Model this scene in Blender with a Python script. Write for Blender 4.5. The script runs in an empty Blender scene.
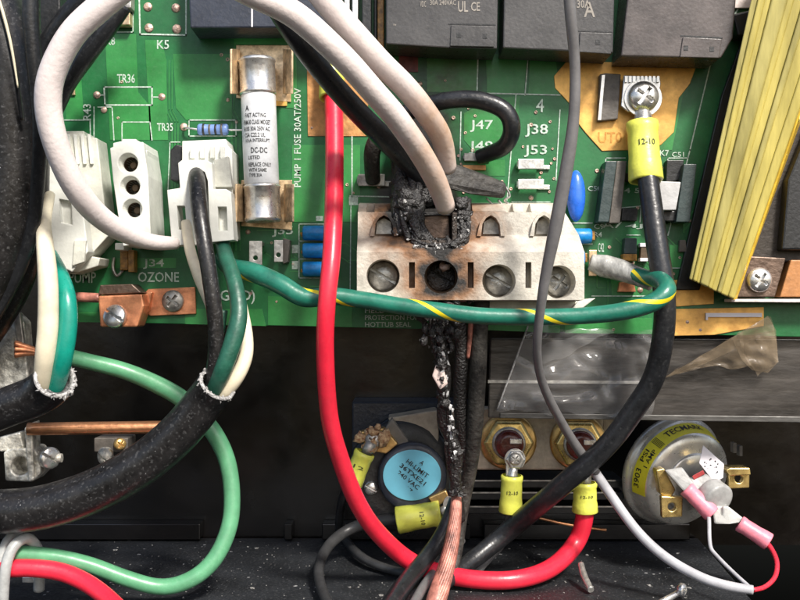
import bpy, bmesh, math, random
from mathutils import Vector, Matrix, noise
R = math.radians
random.seed(7)
SC = bpy.context.scene
COL = SC.collection
# ------------------------------------------------------------------ camera, sky, sun, exposure
U = 0.0002            # one unit of the layout grid is 0.2 mm
D = 1000.0            # distance from camera to the circuit board, grid units
cam = bpy.data.cameras.new('camera'); camo = bpy.data.objects.new('camera', cam); COL.objects.link(camo)
camo.location = (0, -D*U, 0); camo.rotation_euler = (R(90), 0, 0)
cam.sensor_width = 36; cam.lens = 36*D/800; cam.clip_start = 0.005; cam.clip_end = 50
SC.camera = camo
SUN_EL, SUN_AZ = 44, 153
wd = bpy.data.worlds.new('World'); SC.world = wd; wd.use_nodes = True
wn = wd.node_tree.nodes; sk = wn.new('ShaderNodeTexSky'); sk.sky_type = 'NISHITA'; sk.sun_disc = False
sk.sun_elevation = R(SUN_EL); sk.sun_rotation = R(SUN_AZ); sk.air_density = 1.0; sk.dust_density = 3.0
wd.node_tree.links.new(sk.outputs[0], wn['Background'].inputs[0]); wn['Background'].inputs[1].default_value = 0.14
sun = bpy.data.lights.new('sun', 'SUN'); sun.energy = 4.3; sun.angle = R(9); sun.color = (1, .95, .88)
suno = bpy.data.objects.new('sun', sun); COL.objects.link(suno)
sd = Vector((math.sin(R(SUN_AZ))*math.cos(R(SUN_EL)), math.cos(R(SUN_AZ))*math.cos(R(SUN_EL)), math.sin(R(SUN_EL))))
suno.rotation_euler = sd.to_track_quat('Z', 'Y').to_euler()
SC.view_settings.view_transform = 'Standard'; SC.view_settings.look = 'None'
SC.view_settings.exposure = 0.4; SC.view_settings.gamma = 1

# ------------------------------------------------------------------ helpers
def K(h): return (D-h)/D
def W(x, y, h=0.0):
    k = K(h)
    return Vector(((x-400)*k*U, -h*U, (300-y)*k*U))

class MB:
    """collects geometry (world metres)"""
    def __init__(s): s.v = []; s.f = []; s.uv = {}; s.sm = []
    def add(s, verts, faces, smooth=False, uvs=None):
        b = len(s.v); s.v += [Vector(v) for v in verts]
        for i, f in enumerate(faces):
            s.f.append(tuple(b+j for j in f)); s.sm.append(smooth)
            if uvs: s.uv[len(s.f)-1] = uvs[i]
        return s
    def prism(s, outline, hf, hb):
        """front outline in grid px seen at height hf, pushed straight back to hb"""
        n = len(outline)
        area = sum(outline[i][0]*outline[(i+1) % n][1]-outline[(i+1) % n][0]*outline[i][1] for i in range(n))
        if area > 0: outline = outline[::-1]
        fr = [W(x, y, hf) for x, y in outline]
        bk = [Vector((p.x, -hb*U, p.z)) for p in fr]
        fs = [tuple(range(n)), tuple(reversed(range(n, 2*n)))]
        for i in range(n):
            j = (i+1) % n; fs.append((j, i, n+i, n+j))
        return s.add(fr+bk, fs)
    def box(s, x0, y0, x1, y1, hf, hb): return s.prism([(x0, y0), (x0, y1), (x1, y1), (x1, y0)], hf, hb)
    def hull(s, a, b):
        """a: front pts (x,y,h), b: matching back pts (x,y,h)"""
        n = len(a); v = [W(*p) for p in a]+[W(*p) for p in b]
        fs = [tuple(range(n)), tuple(reversed(range(n, 2*n)))]+[((i+1) % n, i, n+i, n+(i+1) % n) for i in range(n)]
        return s.add(v, fs)
    def lathe(s, prof, o, ax=(0, -1, 0), seg=28, smooth=True, close=True, a0=0, a1=360):
        """prof: (radius, t) in real px; o: world origin; ax: axis"""
        ax = Vector(ax).normalized(); up = Vector((0, 0, 1)) if abs(ax.z) < .9 else Vector((1, 0, 0))
        X = up.cross(ax).normalized(); Y = ax.cross(X); full = abs(a1-a0) >= 360
        m = seg if full else seg+1; vs = []
        for r, t in prof:
            for i in range(m):
                a = R(a0+(a1-a0)*i/seg); vs.append(o+(X*math.cos(a)+Y*math.sin(a))*r*U+ax*t*U)
        fs = []
        for k in range(len(prof)-1):
            for i in range(seg if full else seg):
                j = (i+1) % m; fs.append((k*m+i, k*m+j, (k+1)*m+j, (k+1)*m+i))
        s.add(vs, fs, smooth)
        if close and full:
            b = len(s.v)-len(vs)
            s.f.append(tuple(b+i for i in reversed(range(m)))); s.sm.append(False)
            s.f.append(tuple(b+(len(prof)-1)*m+i for i in range(m))); s.sm.append(False)
        return s
    def ball(s, c, r, jit=0.0, sub=1, sc=(1, 1, 1), smooth=True):
        bm = bmesh.new(); bmesh.ops.create_icosphere(bm, subdivisions=sub, radius=1)
        sd_ = random.random()*100
        vs = []
        for v in bm.verts:
            q = v.co*(1+jit*noise.noise(v.co*1.7+Vector((sd_, sd_, 0)))*1.6)
            vs.append(c+Vector((q.x*sc[0], q.y*sc[1], q.z*sc[2]))*r*U)
        fs = [tuple(v.index for v in f.verts) for f in bm.faces]; bm.free()
        return s.add(vs, fs, smooth)
    def tube(s, pts, r, seg=16, sub=7, cap=True, wob=0.0):
        """pts (x,y,h); r apparent radius px, number or list"""
        n = len(pts); rr = list(r)+[r[-1]]*n if isinstance(r, (list, tuple)) else [r]*n
        P = [W(*p) for p in pts]; RR = [rr[i]*K(pts[i][2]) for i in range(n)]
        C, Q = [], []
        for i in range(n-1):
            p0 = P[max(i-1, 0)]; p1 = P[i]; p2 = P[i+1]; p3 = P[min(i+2, n-1)]
            for j in range(sub):
                t = j/sub
                C.append(.5*((2*p1)+(p2-p0)*t+(2*p0-5*p1+4*p2-p3)*t*t+(3*p1-p0-3*p2+p3)*t**3)); Q.append(RR[i]*(1-t)+RR[i+1]*t)
        C.append(P[-1]); Q.append(RR[-1])
        if n > 2:                                     # relax the path a little so that it bends like a cable
            for _ in range(3): C = [C[0]]+[(C[i-1]+2*C[i]+C[i+1])/4 for i in range(1, len(C)-1)]+[C[-1]]
        if wob:
            sd_ = random.random()*50
            C = [c+Vector((noise.noise(c*110+Vector((sd_, 0, 0))), 0, noise.noise(c*110+Vector((0, sd_, 0)))))*wob*U for c in C]
        T = [(C[min(i+1, len(C)-1)]-C[max(i-1, 0)]).normalized() for i in range(len(C))]
        N = Vector((0, -1, 0)); N = (N-T[0]*N.dot(T[0])).normalized() if abs(T[0].y) < .95 else Vector((1, 0, 0)).cross(T[0]).normalized()
        vs = []; L = [0.0]
        for i, c in enumerate(C):
            if i: L.append(L[-1]+(c-C[i-1]).length/U)
            N = (N-T[i]*N.dot(T[i])).normalized(); B = T[i].cross(N)
            for k in range(seg):
                a = 2*math.pi*k/seg; vs.append(c+(N*math.cos(a)+B*math.sin(a))*Q[i]*U)
        fs, us = [], []
        for i in range(len(C)-1):
            for k in range(seg):
                k2 = (k+1) % seg
                fs.append((i*seg+k, i*seg+k2, (i+1)*seg+k2, (i+1)*seg+k))
                us.append(((L[i], k/seg), (L[i], (k+1)/seg), (L[i+1], (k+1)/seg), (L[i+1], k/seg)))
        s.add(vs, fs, True, us)
        if cap:
            b = len(s.v)-len(vs)
            s.f.append(tuple(b+i for i in reversed(range(seg)))); s.sm.append(False)
            s.f.append(tuple(b+(len(C)-1)*seg+i for i in range(seg))); s.sm.append(False)
        s.path = C; s.tan = T
        return s

ORG = {}
def mesh_of(mb, mat, o):
    me = bpy.data.meshes.new('mesh'); me.from_pydata([v-o for v in mb.v], [], mb.f)
    me.polygons.foreach_set('use_smooth', mb.sm)
    if mb.uv:
        ul = me.uv_layers.new(name='UVMap')
        for fi, uvs in mb.uv.items():
            p = me.polygons[fi]
            for k, li in enumerate(p.loop_indices): ul.data[li].uv = uvs[k]
    me.materials.append(mat); me.update()
    return me
def props(o, label=None, cat=None, group=None, kind=None):
    if label: o['label'] = label
    if cat: o['category'] = cat
    if group: o['group'] = group
    if kind: o['kind'] = kind
    return o
def thing(name, label, cat, at, group=None):
    o = bpy.data.objects.new(name, None); COL.objects.link(o); o.empty_display_size = .002
    o.location = W(*at); ORG[o.name] = o.location.copy()
    return props(o, label, cat, group)
def obj(name, mb, mat, parent=None, label=None, cat=None, group=None, kind=None, bevel=0.0, seg=2, at=None, cut=None):
    if parent is not None: org = ORG[parent.name]
    else:
        org = W(*at) if at else sum(mb.v, Vector())/len(mb.v)
    me = mesh_of(mb, mat, org)
    if cut: me = carve(me, cut, org)
    o = bpy.data.objects.new(name, me); COL.objects.link(o); ORG[o.name] = org
    if parent is not None: o.parent = parent
    else: o.location = org
    if bevel:
        m = o.modifiers.new('bevel', 'BEVEL'); m.width = bevel*U; m.segments = seg; m.limit_method = 'ANGLE'; m.angle_limit = R(35)
        m.harden_normals = False
    return props(o, label, cat, group, kind)
def carve(me, cutters, org):
    """real recesses: each cutter MB is subtracted from the mesh"""
    a = bpy.data.objects.new('a', me); COL.objects.link(a); tmp = [a]
    for i, c in enumerate(cutters):
        cm = bpy.data.meshes.new('c'); cm.from_pydata([v-org for v in c.v], [], c.f)
        bm = bmesh.new(); bm.from_mesh(cm); bmesh.ops.recalc_face_normals(bm, faces=bm.faces); bm.to_mesh(cm); bm.free()
        co = bpy.data.objects.new('c', cm); COL.objects.link(co); tmp.append(co)
        m = a.modifiers.new('b', 'BOOLEAN'); m.object = co; m.operation = 'DIFFERENCE'; m.solver = 'EXACT'
    bm = bmesh.new(); bm.from_mesh(me); bmesh.ops.recalc_face_normals(bm, faces=bm.faces); bm.to_mesh(me); bm.free()
    dg = bpy.context.evaluated_depsgraph_get(); out = bpy.data.meshes.new_from_object(a.evaluated_get(dg))
    mats = list(me.materials)
    for t in tmp: bpy.data.objects.remove(t)
    out.materials.clear()
    for m in mats: out.materials.append(m)
    return out
def inst(name, me, loc, rot, parent, label=None):
    o = bpy.data.objects.new(name, me); COL.objects.link(o); o.parent = parent
    o.location = Vector(loc)-ORG[parent.name]; o.rotation_euler = rot; ORG[o.name] = Vector(loc)
    if label: o['label'] = label
    return o

def text_map(s, fn, mat, parent, name='lettering', thick=0.25):
    """lettering laid through fn(u,v) -> world point, u,v in 0..1"""
    cu = bpy.data.curves.new('t', 'FONT'); cu.body = s; cu.resolution_u = 2
    cu.offset = 0.012
    t = bpy.data.objects.new('t', cu); COL.objects.link(t)
    me = bpy.data.meshes.new_from_object(t.evaluated_get(bpy.context.evaluated_depsgraph_get()))
    bpy.data.objects.remove(t); bpy.data.curves.remove(cu)
    xs = [v.co.x for v in me.vertices]; ys = [v.co.y for v in me.vertices]
    x0, x1, y0, y1 = min(xs), max(xs), min(ys), max(ys)
    mb = MB(); mb.add([fn((v.co.x-x0)/(x1-x0), (v.co.y-y0)/(y1-y0)) for v in me.vertices], [tuple(p.vertices) for p in me.polygons])
    bpy.data.meshes.remove(me)
    return obj(name, mb, mat, parent)
def text(s, x0, y0, x1, y1, h, mat, parent, rot=0, name='lettering', skew=0):
    if rot == 0: fn = lambda u, v: W(x0+(x1-x0)*u+skew*v, y1+(y0-y1)*v, h)
    elif rot == 90: fn = lambda u, v: W(x0+(x1-x0)*(1-v), y1+(y0-y1)*u, h)      # reads upward
    return text_map(s, fn, mat, parent, name)
def line(mb, pts, w, h0, h1):
    for (xa, ya), (xb, yb) in zip(pts[:-1], pts[1:]):
        dx, dy = xb-xa, yb-ya; L = math.hypot(dx, dy) or 1; nx, ny = -dy/L*w/2, dx/L*w/2; ex, ey = dx/L*w/2, dy/L*w/2
        mb.prism([(xa+nx-ex, ya+ny-ey), (xb+nx+ex, yb+ny+ey), (xb-nx+ex, yb-ny+ey), (xa-nx-ex, ya-ny-ey)], h1, h0)
    return mb

# ------------------------------------------------------------------ materials
def nd(nt, t, **kw):
    n = nt.nodes.new(t)
    for k, v in kw.items(): setattr(n, k, v)
    return n
def mat(name, col, rough=.5, metal=0, var=.18, vs=.06, bump=.15, bs=.25, dust=0.0, dc=(.55, .55, .52), dscale=.16, col2=None, spec=.5, coat=0,
        rvar=.15, alpha=1, trans=0, aniso=None):
    m = bpy.data.materials.new(name); m.use_nodes = True; nt = m.node_tree; L = nt.links
    b = nt.nodes['Principled BSDF']
    tc = nd(nt, 'ShaderNodeTexCoord'); mp = nd(nt, 'ShaderNodeMapping'); mp.inputs['Scale'].default_value = (1/U,)*3 if not aniso else tuple(a/U for a in aniso)
    L.new(tc.outputs['Object'], mp.inputs[0])
    n1 = nd(nt, 'ShaderNodeTexNoise'); n1.inputs['Scale'].default_value = vs; n1.inputs['Detail'].default_value = 6; n1.inputs['Roughness'].default_value = .65
    L.new(mp.outputs[0], n1.inputs['Vector'])
    rp = nd(nt, 'ShaderNodeValToRGB'); rp.color_ramp.elements[0].position = .34; rp.color_ramp.elements[1].position = .68
    c2 = col2 or tuple(c*(1-var*1.6) for c in col)
    rp.color_ramp.elements[0].color = (*c2, 1); rp.color_ramp.elements[1].color = (*[min(1, c*(1+var*.5)) for c in col], 1)
    L.new(n1.outputs[0], rp.inputs[0]); cur = rp.outputs[0]
    if dust:
        vo = nd(nt, 'ShaderNodeTexVoronoi'); vo.inputs['Scale'].default_value = dscale*1.9; L.new(mp.outputs[0], vo.inputs['Vector'])
        sep = nd(nt, 'ShaderNodeSeparateColor'); L.new(vo.outputs['Color'], sep.inputs[0])
        ms = nd(nt, 'ShaderNodeMath', operation='MULTIPLY'); L.new(sep.outputs[0], ms.inputs[0]); ms.inputs[1].default_value = dust
        mp2 = nd(nt, 'ShaderNodeMath', operation='POWER'); L.new(ms.outputs[0], mp2.inputs[0]); mp2.inputs[1].default_value = 4.5
        lt = nd(nt, 'ShaderNodeMath', operation='LESS_THAN'); L.new(vo.outputs['Distance'], lt.inputs[0]); L.new(mp2.outputs[0], lt.inputs[1])
        nc = nd(nt, 'ShaderNodeTexNoise'); nc.inputs['Scale'].default_value = .03; nc.inputs['Detail'].default_value = 4; L.new(mp.outputs[0], nc.inputs['Vector'])
        ng = nd(nt, 'ShaderNodeMath', operation='GREATER_THAN'); L.new(nc.outputs[0], ng.inputs[0]); ng.inputs[1].default_value = .57
        lt0 = lt; lt = nd(nt, 'ShaderNodeMath', operation='MULTIPLY'); L.new(lt0.outputs[0], lt.inputs[0]); L.new(ng.outputs[0], lt.inputs[1])
        # a thin film of grime as well
        n3 = nd(nt, 'ShaderNodeTexNoise'); n3.inputs['Scale'].default_value = .35; n3.inputs['Detail'].default_value = 8; L.new(mp.outputs[0], n3.inputs['Vector'])
        r3 = nd(nt, 'ShaderNodeValToRGB'); r3.color_ramp.elements[0].position = .56; r3.color_ramp.elements[1].position = .8
        r3.color_ramp.elements[1].color = (.35, .35, .35, 1); L.new(n3.outputs[0], r3.inputs[0])
        mx = nd(nt, 'ShaderNodeMath', operation='MAXIMUM'); L.new(lt.outputs[0], mx.inputs[0])
        mg = nd(nt, 'ShaderNodeMath', operation='MULTIPLY'); L.new(r3.outputs[0], mg.inputs[0]); mg.inputs[1].default_value = min(dust, 1); L.new(mg.outputs[0], mx.inputs[1])
        mc = nd(nt, 'ShaderNodeMix', data_type='RGBA'); L.new(mx.outputs[0], mc.inputs[0]); L.new(cur, mc.inputs[6]); mc.inputs[7].default_value = (*dc, 1); cur = mc.outputs[2]
    L.new(cur, b.inputs['Base Color'])
    n2 = nd(nt, 'ShaderNodeTexNoise'); n2.inputs['Scale'].default_value = bs; n2.inputs['Detail'].default_value = 5; L.new(mp.outputs[0], n2.inputs['Vector'])
    rr = nd(nt, 'ShaderNodeMapRange'); rr.inputs['To Min'].default_value = max(0.03, rough-rvar); rr.inputs['To Max'].default_value = min(1, rough+rvar)
    L.new(n2.outputs[0], rr.inputs[0]); L.new(rr.outputs[0], b.inputs['Roughness'])
    b.inputs['Metallic'].default_value = metal; b.inputs['Specular IOR Level'].default_value = spec
    b.inputs['Coat Weight'].default_value = coat; b.inputs['Coat Roughness'].default_value = .15
    b.inputs['Alpha'].default_value = alpha; b.inputs['Transmission Weight'].default_value = trans
    if bump:
        bp = nd(nt, 'ShaderNodeBump'); bp.inputs['Strength'].default_value = bump; bp.inputs['Distance'].default_value = U*3
        L.new(n2.outputs[0], bp.inputs['Height']); L.new(bp.outputs[0], b.inputs['Normal'])
    m['base'] = 0
    return m
def stripe(m, period, width, col=(.75, .6, .02), phase=0.0):
    """spiral stripe printed along a wire (uses the tube's length / angle coordinates)"""
    nt = m.node_tree; L = nt.links; b = nt.nodes['Principled BSDF']
    src = b.inputs['Base Color'].links[0].from_socket
    uv = nd(nt, 'ShaderNodeUVMap'); sp = nd(nt, 'ShaderNodeSeparateXYZ'); L.new(uv.outputs[0], sp.inputs[0])
    a = nd(nt, 'ShaderNodeMath', operation='MULTIPLY_ADD'); L.new(sp.outputs[0], a.inputs[0]); a.inputs[1].default_value = -1/period; L.new(sp.outputs[1], a.inputs[2])
    a2 = nd(nt, 'ShaderNodeMath', operation='ADD'); L.new(a.outputs[0], a2.inputs[0]); a2.inputs[1].default_value = phase
    fr = nd(nt, 'ShaderNodeMath', operation='FRACT'); L.new(a2.outputs[0], fr.inputs[0])
    lt = nd(nt, 'ShaderNodeMath', operation='LESS_THAN'); L.new(fr.outputs[0], lt.inputs[0]); lt.inputs[1].default_value = width
    mx = nd(nt, 'ShaderNodeMix', data_type='RGBA'); L.new(lt.outputs[0], mx.inputs[0]); L.new(src, mx.inputs[6]); mx.inputs[7].default_value = (*col, 1)
    L.new(mx.outputs[2], b.inputs['Base Color']); return m
def soot(m, spots, tint=(.30, .16, .07), black=(.012, .011, .01), wide=1.6):
    """scorch stain: spots = [(x, y, h, radius px)] in the place, for meshes whose origin is the board's"""
    nt = m.node_tree; L = nt.links; b = nt.nodes['Principled BSDF']
    cur = b.inputs['Base Color'].links[0].from_socket
    ge = nd(nt, 'ShaderNodeTexCoord')
    ns = nd(nt, 'ShaderNodeTexNoise'); ns.inputs['Scale'].default_value = .07/U; ns.inputs['Detail'].default_value = 7; L.new(ge.outputs['Object'], ns.inputs['Vector'])
    val = None
    for x, y, h, r in spots:
        c = W(x, y, h)-BO
        d = nd(nt, 'ShaderNodeVectorMath', operation='DISTANCE'); L.new(ge.outputs['Object'], d.inputs[0]); d.inputs[1].default_value = c
        q = nd(nt, 'ShaderNodeMath', operation='DIVIDE'); L.new(d.outputs['Value'], q.inputs[0]); q.inputs[1].default_value = r*U
        if val is None: val = q.outputs[0]
        else:
            mn = nd(nt, 'ShaderNodeMath', operation='MINIMUM'); L.new(val, mn.inputs[0]); L.new(q.outputs[0], mn.inputs[1]); val = mn.outputs[0]
    ad = nd(nt, 'ShaderNodeMath', operation='MULTIPLY_ADD'); L.new(ns.outputs[0], ad.inputs[0]); ad.inputs[1].default_value = -1.3; L.new(val, ad.inputs[2])
    a1 = nd(nt, 'ShaderNodeMapRange'); a1.inputs['From Min'].default_value = wide*.25; a1.inputs['From Max'].default_value = wide*.75; a1.inputs['To Min'].default_value = 1; a1.inputs['To Max'].default_value = 0
    L.new(ad.outputs[0], a1.inputs[0])
    a2 = nd(nt, 'ShaderNodeMapRange'); a2.inputs['From Min'].default_value = .1; a2.inputs['From Max'].default_value = .5; a2.inputs['To Min'].default_value = 1; a2.inputs['To Max'].default_value = 0
    L.new(ad.outputs[0], a2.inputs[0])
    m1 = nd(nt, 'ShaderNodeMix', data_type='RGBA', blend_type='MULTIPLY'); L.new(a1.outputs[0], m1.inputs[0]); L.new(cur, m1.inputs[6]); m1.inputs[7].default_value = (*tint, 1)
    m2 = nd(nt, 'ShaderNodeMix', data_type='RGBA'); L.new(a2.outputs[0], m2.inputs[0]); L.new(m1.outputs[2], m2.inputs[6]); m2.inputs[7].default_value = (*black, 1)
    L.new(m2.outputs[2], b.inputs['Base Color']); return m
BO = W(400, 300, 0)

M = {}
BURN = [(425, 196, 10, 30), (425, 130, 0, 24), (450, 72, 45, 36), (396, 190, 0, 16)]
M['pcb'] = soot(mat('board_mask_green', (.012, .145, .040), .42, var=.25, vs=.02, bump=.05, dust=.28, dc=(.2, .3, .22), dscale=.3), BURN)
M['trace'] = soot(mat('trace_under_mask', (.032, .235, .055), .40, var=.2, vs=.03, bump=.05, dust=.28, dc=(.25, .35, .25), dscale=.3), BURN[:3], tint=(.9, .35, .15))
M['silk'] = mat('silkscreen_ink', (.55, .68, .58), .6, var=.3, vs=.4, bump=0)
M['gold'] = mat('tinned_gold_pad', (.95, .50, .13), .42, metal=.35, var=.3, vs=.04, bump=.12, bs=.12)
M['copperpad'] = mat('dull_copper_pad', (.62, .31, .11), .5, metal=.3, var=.3, vs=.06, bump=.2)
M['copper'] = mat('bright_copper', (.95, .36, .18), .38, metal=.5, var=.35, vs=.07, bump=.15, bs=.1)
M['rod'] = mat('copper_rod', (.80, .38, .19), .33, metal=.85, var=.2, vs=.05, bump=.1)
M['steel'] = mat('zinc_steel', (.82, .81, .78), .3, metal=.85, var=.2, vs=.1, bump=.08, bs=.2)
M['dullsteel'] = mat('dull_tin', (.56, .54, .50), .46, metal=.75, var=.35, vs=.08, bump=.15)
M['blockscrew'] = mat('tarnished_screw', (.55, .55, .53), .34, metal=.7, var=.4, vs=.1, bump=.2)
M['solder'] = mat('solder', (.7, .5, .4), .45, metal=.5, var=.4, vs=.3, bump=.4)
M['tin'] = mat('corroded_clip', (.88, .62, .38), .36, metal=.7, var=.4, vs=.09, bump=.12, bs=.12)
M['brass'] = mat('brass', (.78, .52, .20), .36, metal=.8, var=.3, vs=.06, bump=.08, bs=.1)
M['brassbright'] = mat('bright_brass', (.92, .66, .26), .28, metal=.85, var=.3, vs=.06, bump=.07, bs=.1)
M['relay'] = mat('relay_plastic', (.058, .056, .055), .32, var=.25, vs=.03, bump=.1, bs=.3, dust=.4, dc=(.2, .19, .18), dscale=.3)
M['relaytop'] = mat('relay_plastic_brownish', (.095, .08, .075), .3, var=.3, vs=.03, bump=.1, bs=.3, dust=.4, dc=(.24, .22, .2), dscale=.3)
M['relayprint'] = mat('relay_print', (.32, .29, .25), .6, bump=0)
M['navy'] = mat('navy_plastic', (.032, .038, .055), .35, dust=.4, dc=(.12, .12, .13))
M['dark'] = mat('black_plastic', (.016, .017, .018), .4, dust=.5, dc=(.09, .09, .09))
M['nylon'] = mat('nylon_housing', (.76, .77, .71), .42, var=.12, vs=.04, bump=.1, coat=.1)
M['nylondirty'] = mat('nylon_housing_dusty', (.68, .68, .60), .5, var=.2, vs=.05, bump=.15)
M['hole'] = mat('socket_dark', (.10, .065, .035), .6)
M['block'] = soot(mat('terminal_block_plastic', (.60, .56, .48), .58, var=.26, vs=.04, bump=.25, bs=.4, dust=.75, dc=(.22, .20, .17), dscale=.4),
                  [(432, 220, 48, 38), (441, 277, 64, 24), (402, 216, 48, 22), (441, 246, 58, 22)], tint=(.42, .23, .13), wide=1.9)
M['char'] = mat('char', (.015, .013, .012), .42, var=.4, vs=.2, bump=.8, bs=.45, dust=.4, dc=(.30, .29, .28), dscale=.45, spec=.8, rvar=.2)
M['charbrown'] = mat('char_brown', (.06, .045, .035), .5, var=.6, vs=.2, bump=1, bs=.5, dust=.8, dc=(.45, .42, .38), dscale=.5)
M['white'] = mat('white_insulation', (.76, .68, .655), .42, var=.10, vs=.03, bump=.15, dust=.62, dc=(.38, .32, .29), dscale=.26)
M['whitetan'] = soot(mat('white_insulation_scorched', (.76, .67, .635), .42, var=.10, vs=.03, bump=.15, dust=.62, dc=(.34, .29, .26), dscale=.26), [(449, 232, 52, 34)], tint=(.80, .56, .36), wide=2.9)
M['cream'] = mat('cream_insulation', (.78, .70, .52), .42, var=.12, vs=.05, bump=.05)
M['black'] = mat('black_insulation', (.017, .018, .020), .33, var=.3, vs=.05, bump=.12, dust=.55, dc=(.16, .16, .16), dscale=.18)
M['jacket'] = mat('black_cable_jacket', (.017, .016, .016), .34, var=.4, vs=.05, bump=.12, bs=.2, dust=.7, dc=(.34, .34, .34), dscale=.22)
M['sootwire'] = mat('sooty_insulation', (.050, .046, .040), .6, var=.5, vs=.08, bump=.5, dust=.6, dc=(.22, .21, .18))
M['red'] = mat('red_insulation', (.74, .022, .05), .33, var=.10, vs=.05, bump=.04, dust=.25, dc=(.8, .2, .2), coat=.15)
M['reddusty'] = mat('red_insulation_dusty', (.68, .03, .055), .42, var=.2, vs=.05, bump=.1, dust=.4, dc=(.75, .3, .3))
M['teal'] = mat('teal_insulation', (.006, .26, .19), .3, var=.15, vs=.04, bump=.05, coat=.15)
M['dkgreen'] = mat('dark_green_insulation', (.018, .10, .065), .4, var=.3, vs=.05, bump=.15, dust=.4, dc=(.1, .2, .16))
M['ltgreen'] = mat('light_green_insulation', (.105, .33, .17), .36, var=.16, vs=.04, bump=.06, dust=.35, dc=(.4, .6, .45), coat=.1)
M['striped'] = stripe(mat('green_yellow_insulation', (.018, .17, .115), .34, var=.25, vs=.05, bump=.08, dust=.35, dc=(.12, .28, .22), coat=.1), 100, .085, phase=.30)
M['grey'] = mat('grey_insulation', (.155, .15, .15), .38, var=.15, vs=.05, bump=.06, dust=.2)
M['darkgrey'] = mat('dark_grey_insulation', (.045, .045, .046), .36, var=.2, vs=.05, bump=.06, dust=.3, dc=(.15, .15, .15))
M['greylt'] = mat('light_grey_insulation', (.42, .42, .44), .38, var=.15, vs=.05, bump=.06)
M['pinkcopper'] = mat('bared_copper_strands', (.50, .20, .15), .45, metal=.12, var=.5, vs=.07, bump=.1, bs=.6)
M['yellow'] = mat('yellow_crimp_sleeve', (.78, .80, .12), .36, var=.12, vs=.06, bump=.12, coat=.2)
M['pink'] = mat('pink_crimp_sleeve', (.85, .26, .33), .38, var=.15, vs=.06, bump=.12)
M['ink'] = mat('black_ink', (.02, .02, .02), .5, bump=0)
M['fadedink'] = mat('faded_ink', (.10, .11, .04), .5, var=.6, vs=.8, bump=0)
M['fuse'] = mat('fuse_ceramic', (.60, .62, .64), .45, var=.12, vs=.08, bump=.05)
M['blue'] = mat('blue_ceramic', (.03, .16, .72), .25, var=.15, vs=.1, bump=.05, coat=.3)
M['bluetrim'] = mat('blue_trimmer', (.01, .22, .58), .35, var=.2, vs=.2, bump=.1)
M['blueres'] = mat('resistor_blue', (.16, .26, .55), .4, var=.1, bump=.1)
M['bluelabel'] = mat('light_blue_label', (.18, .60, .78), .5, var=.06, vs=.03, bump=.02)
M['chip'] = mat('dark_component', (.035, .055, .055), .4, var=.2)
M['chipbrown'] = mat('component_brown', (.13, .115, .10), .5, var=.3)
M['relaygrey'] = mat('grey_white_part', (.50, .50, .50), .4, var=.15)
M['amber'] = mat('amber_part', (.45, .22, .04), .4, var=.4, vs=.2)
M['yellowcoil'] = mat('yellow_tape', (.55, .46, .12), .42, var=.22, vs=.05, bump=.2, bs=.1, aniso=(1, 1, .12))
M['yellowcoil2'] = mat('yellow_tape_darker', (.46, .40, .13), .4, var=.3, vs=.04, bump=.3, bs=.08, aniso=(1, 1, .12))  # slightly darker yellow, used for every third wrap
M['yellowedge'] = mat('yellow_edge', (.72, .47, .05), .35, var=.2, vs=.05, bump=.2)
M['core'] = mat('laminated_core', (.05, .042, .035), .5, metal=.3, var=.3, vs=.05, bump=.2)
M['bracket'] = mat('brown_bracket', (.17, .115, .085), .42, metal=.5, var=.3, vs=.06, bump=.25, dust=.4, dc=(.3, .24, .2))
M['orange'] = mat('orange_plate', (.50, .22, .075), .5, var=.2, vs=.08, bump=.15)
M['pinkwhite'] = mat('pale_edge', (.8, .7, .66), .5)
M['bar'] = mat('worn_grey_bar', (.085, .077, .07), .36, metal=.35, var=.55, vs=.018, bump=.25, bs=.06, dust=.35, dc=(.26, .25, .24), dscale=.1, aniso=(.35, 1, 1.6))
M['tub'] = mat('tub_black', (.006, .005, .005), .22, var=.5, vs=.01, bump=.15, bs=.03, dust=.2, dc=(.05, .045, .04), dscale=.06)
M['floor'] = mat('tub_floor', (.020, .022, .025), .5, var=.4, vs=.015, bump=.3, bs=.25, dust=.78, dc=(.30, .30, .30), dscale=.07)
M['beige'] = mat('beige_plate', (.52, .45, .35), .5, var=.3, vs=.03, bump=.15, metal=.2)
M['redceramic'] = mat('dark_red_insulator', (.13, .03, .022), .25, var=.3, vs=.1, coat=.3)
M['can'] = mat('dull_silver_can', (.80, .77, .70), .3, metal=.55, var=.2, vs=.03, bump=.05, bs=.1)
M['canlabel'] = mat('yellow_can_label', (.85, .78, .04), .4, var=.1, vs=.05, bump=.02)
M['whitelabel'] = mat('white_sticker', (.75, .72, .76), .5, var=.06, bump=0)
M['greyhood'] = mat('grey_plastic_hood', (.36, .36, .35), .4, var=.2, vs=.06, bump=.15)
M['cast'] = mat('cast_silver', (.80, .77, .68), .42, metal=.45, var=.45, vs=.1, bump=.5, bs=.22)
M['ring'] = mat('grey_conduit', (.42, .43, .42), .35, var=.2, vs=.05)
M['film'] = mat('clear_film', (.45, .45, .45), .10, var=.2, vs=.03, bump=.12, bs=.05, alpha=.2, spec=1.0, rvar=.05, coat=1)
M['reflectbrown'] = mat('brown_reflection_film', (.34, .26, .17), .22, var=.3, vs=.03, bump=.2, alpha=.30, coat=.6)  # brown reflection on the bar, painted as see-through sheets
M['frayed'] = mat('frayed_edge', (.42, .41, .40), .5, var=.4, vs=.3, bump=.5)

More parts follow.
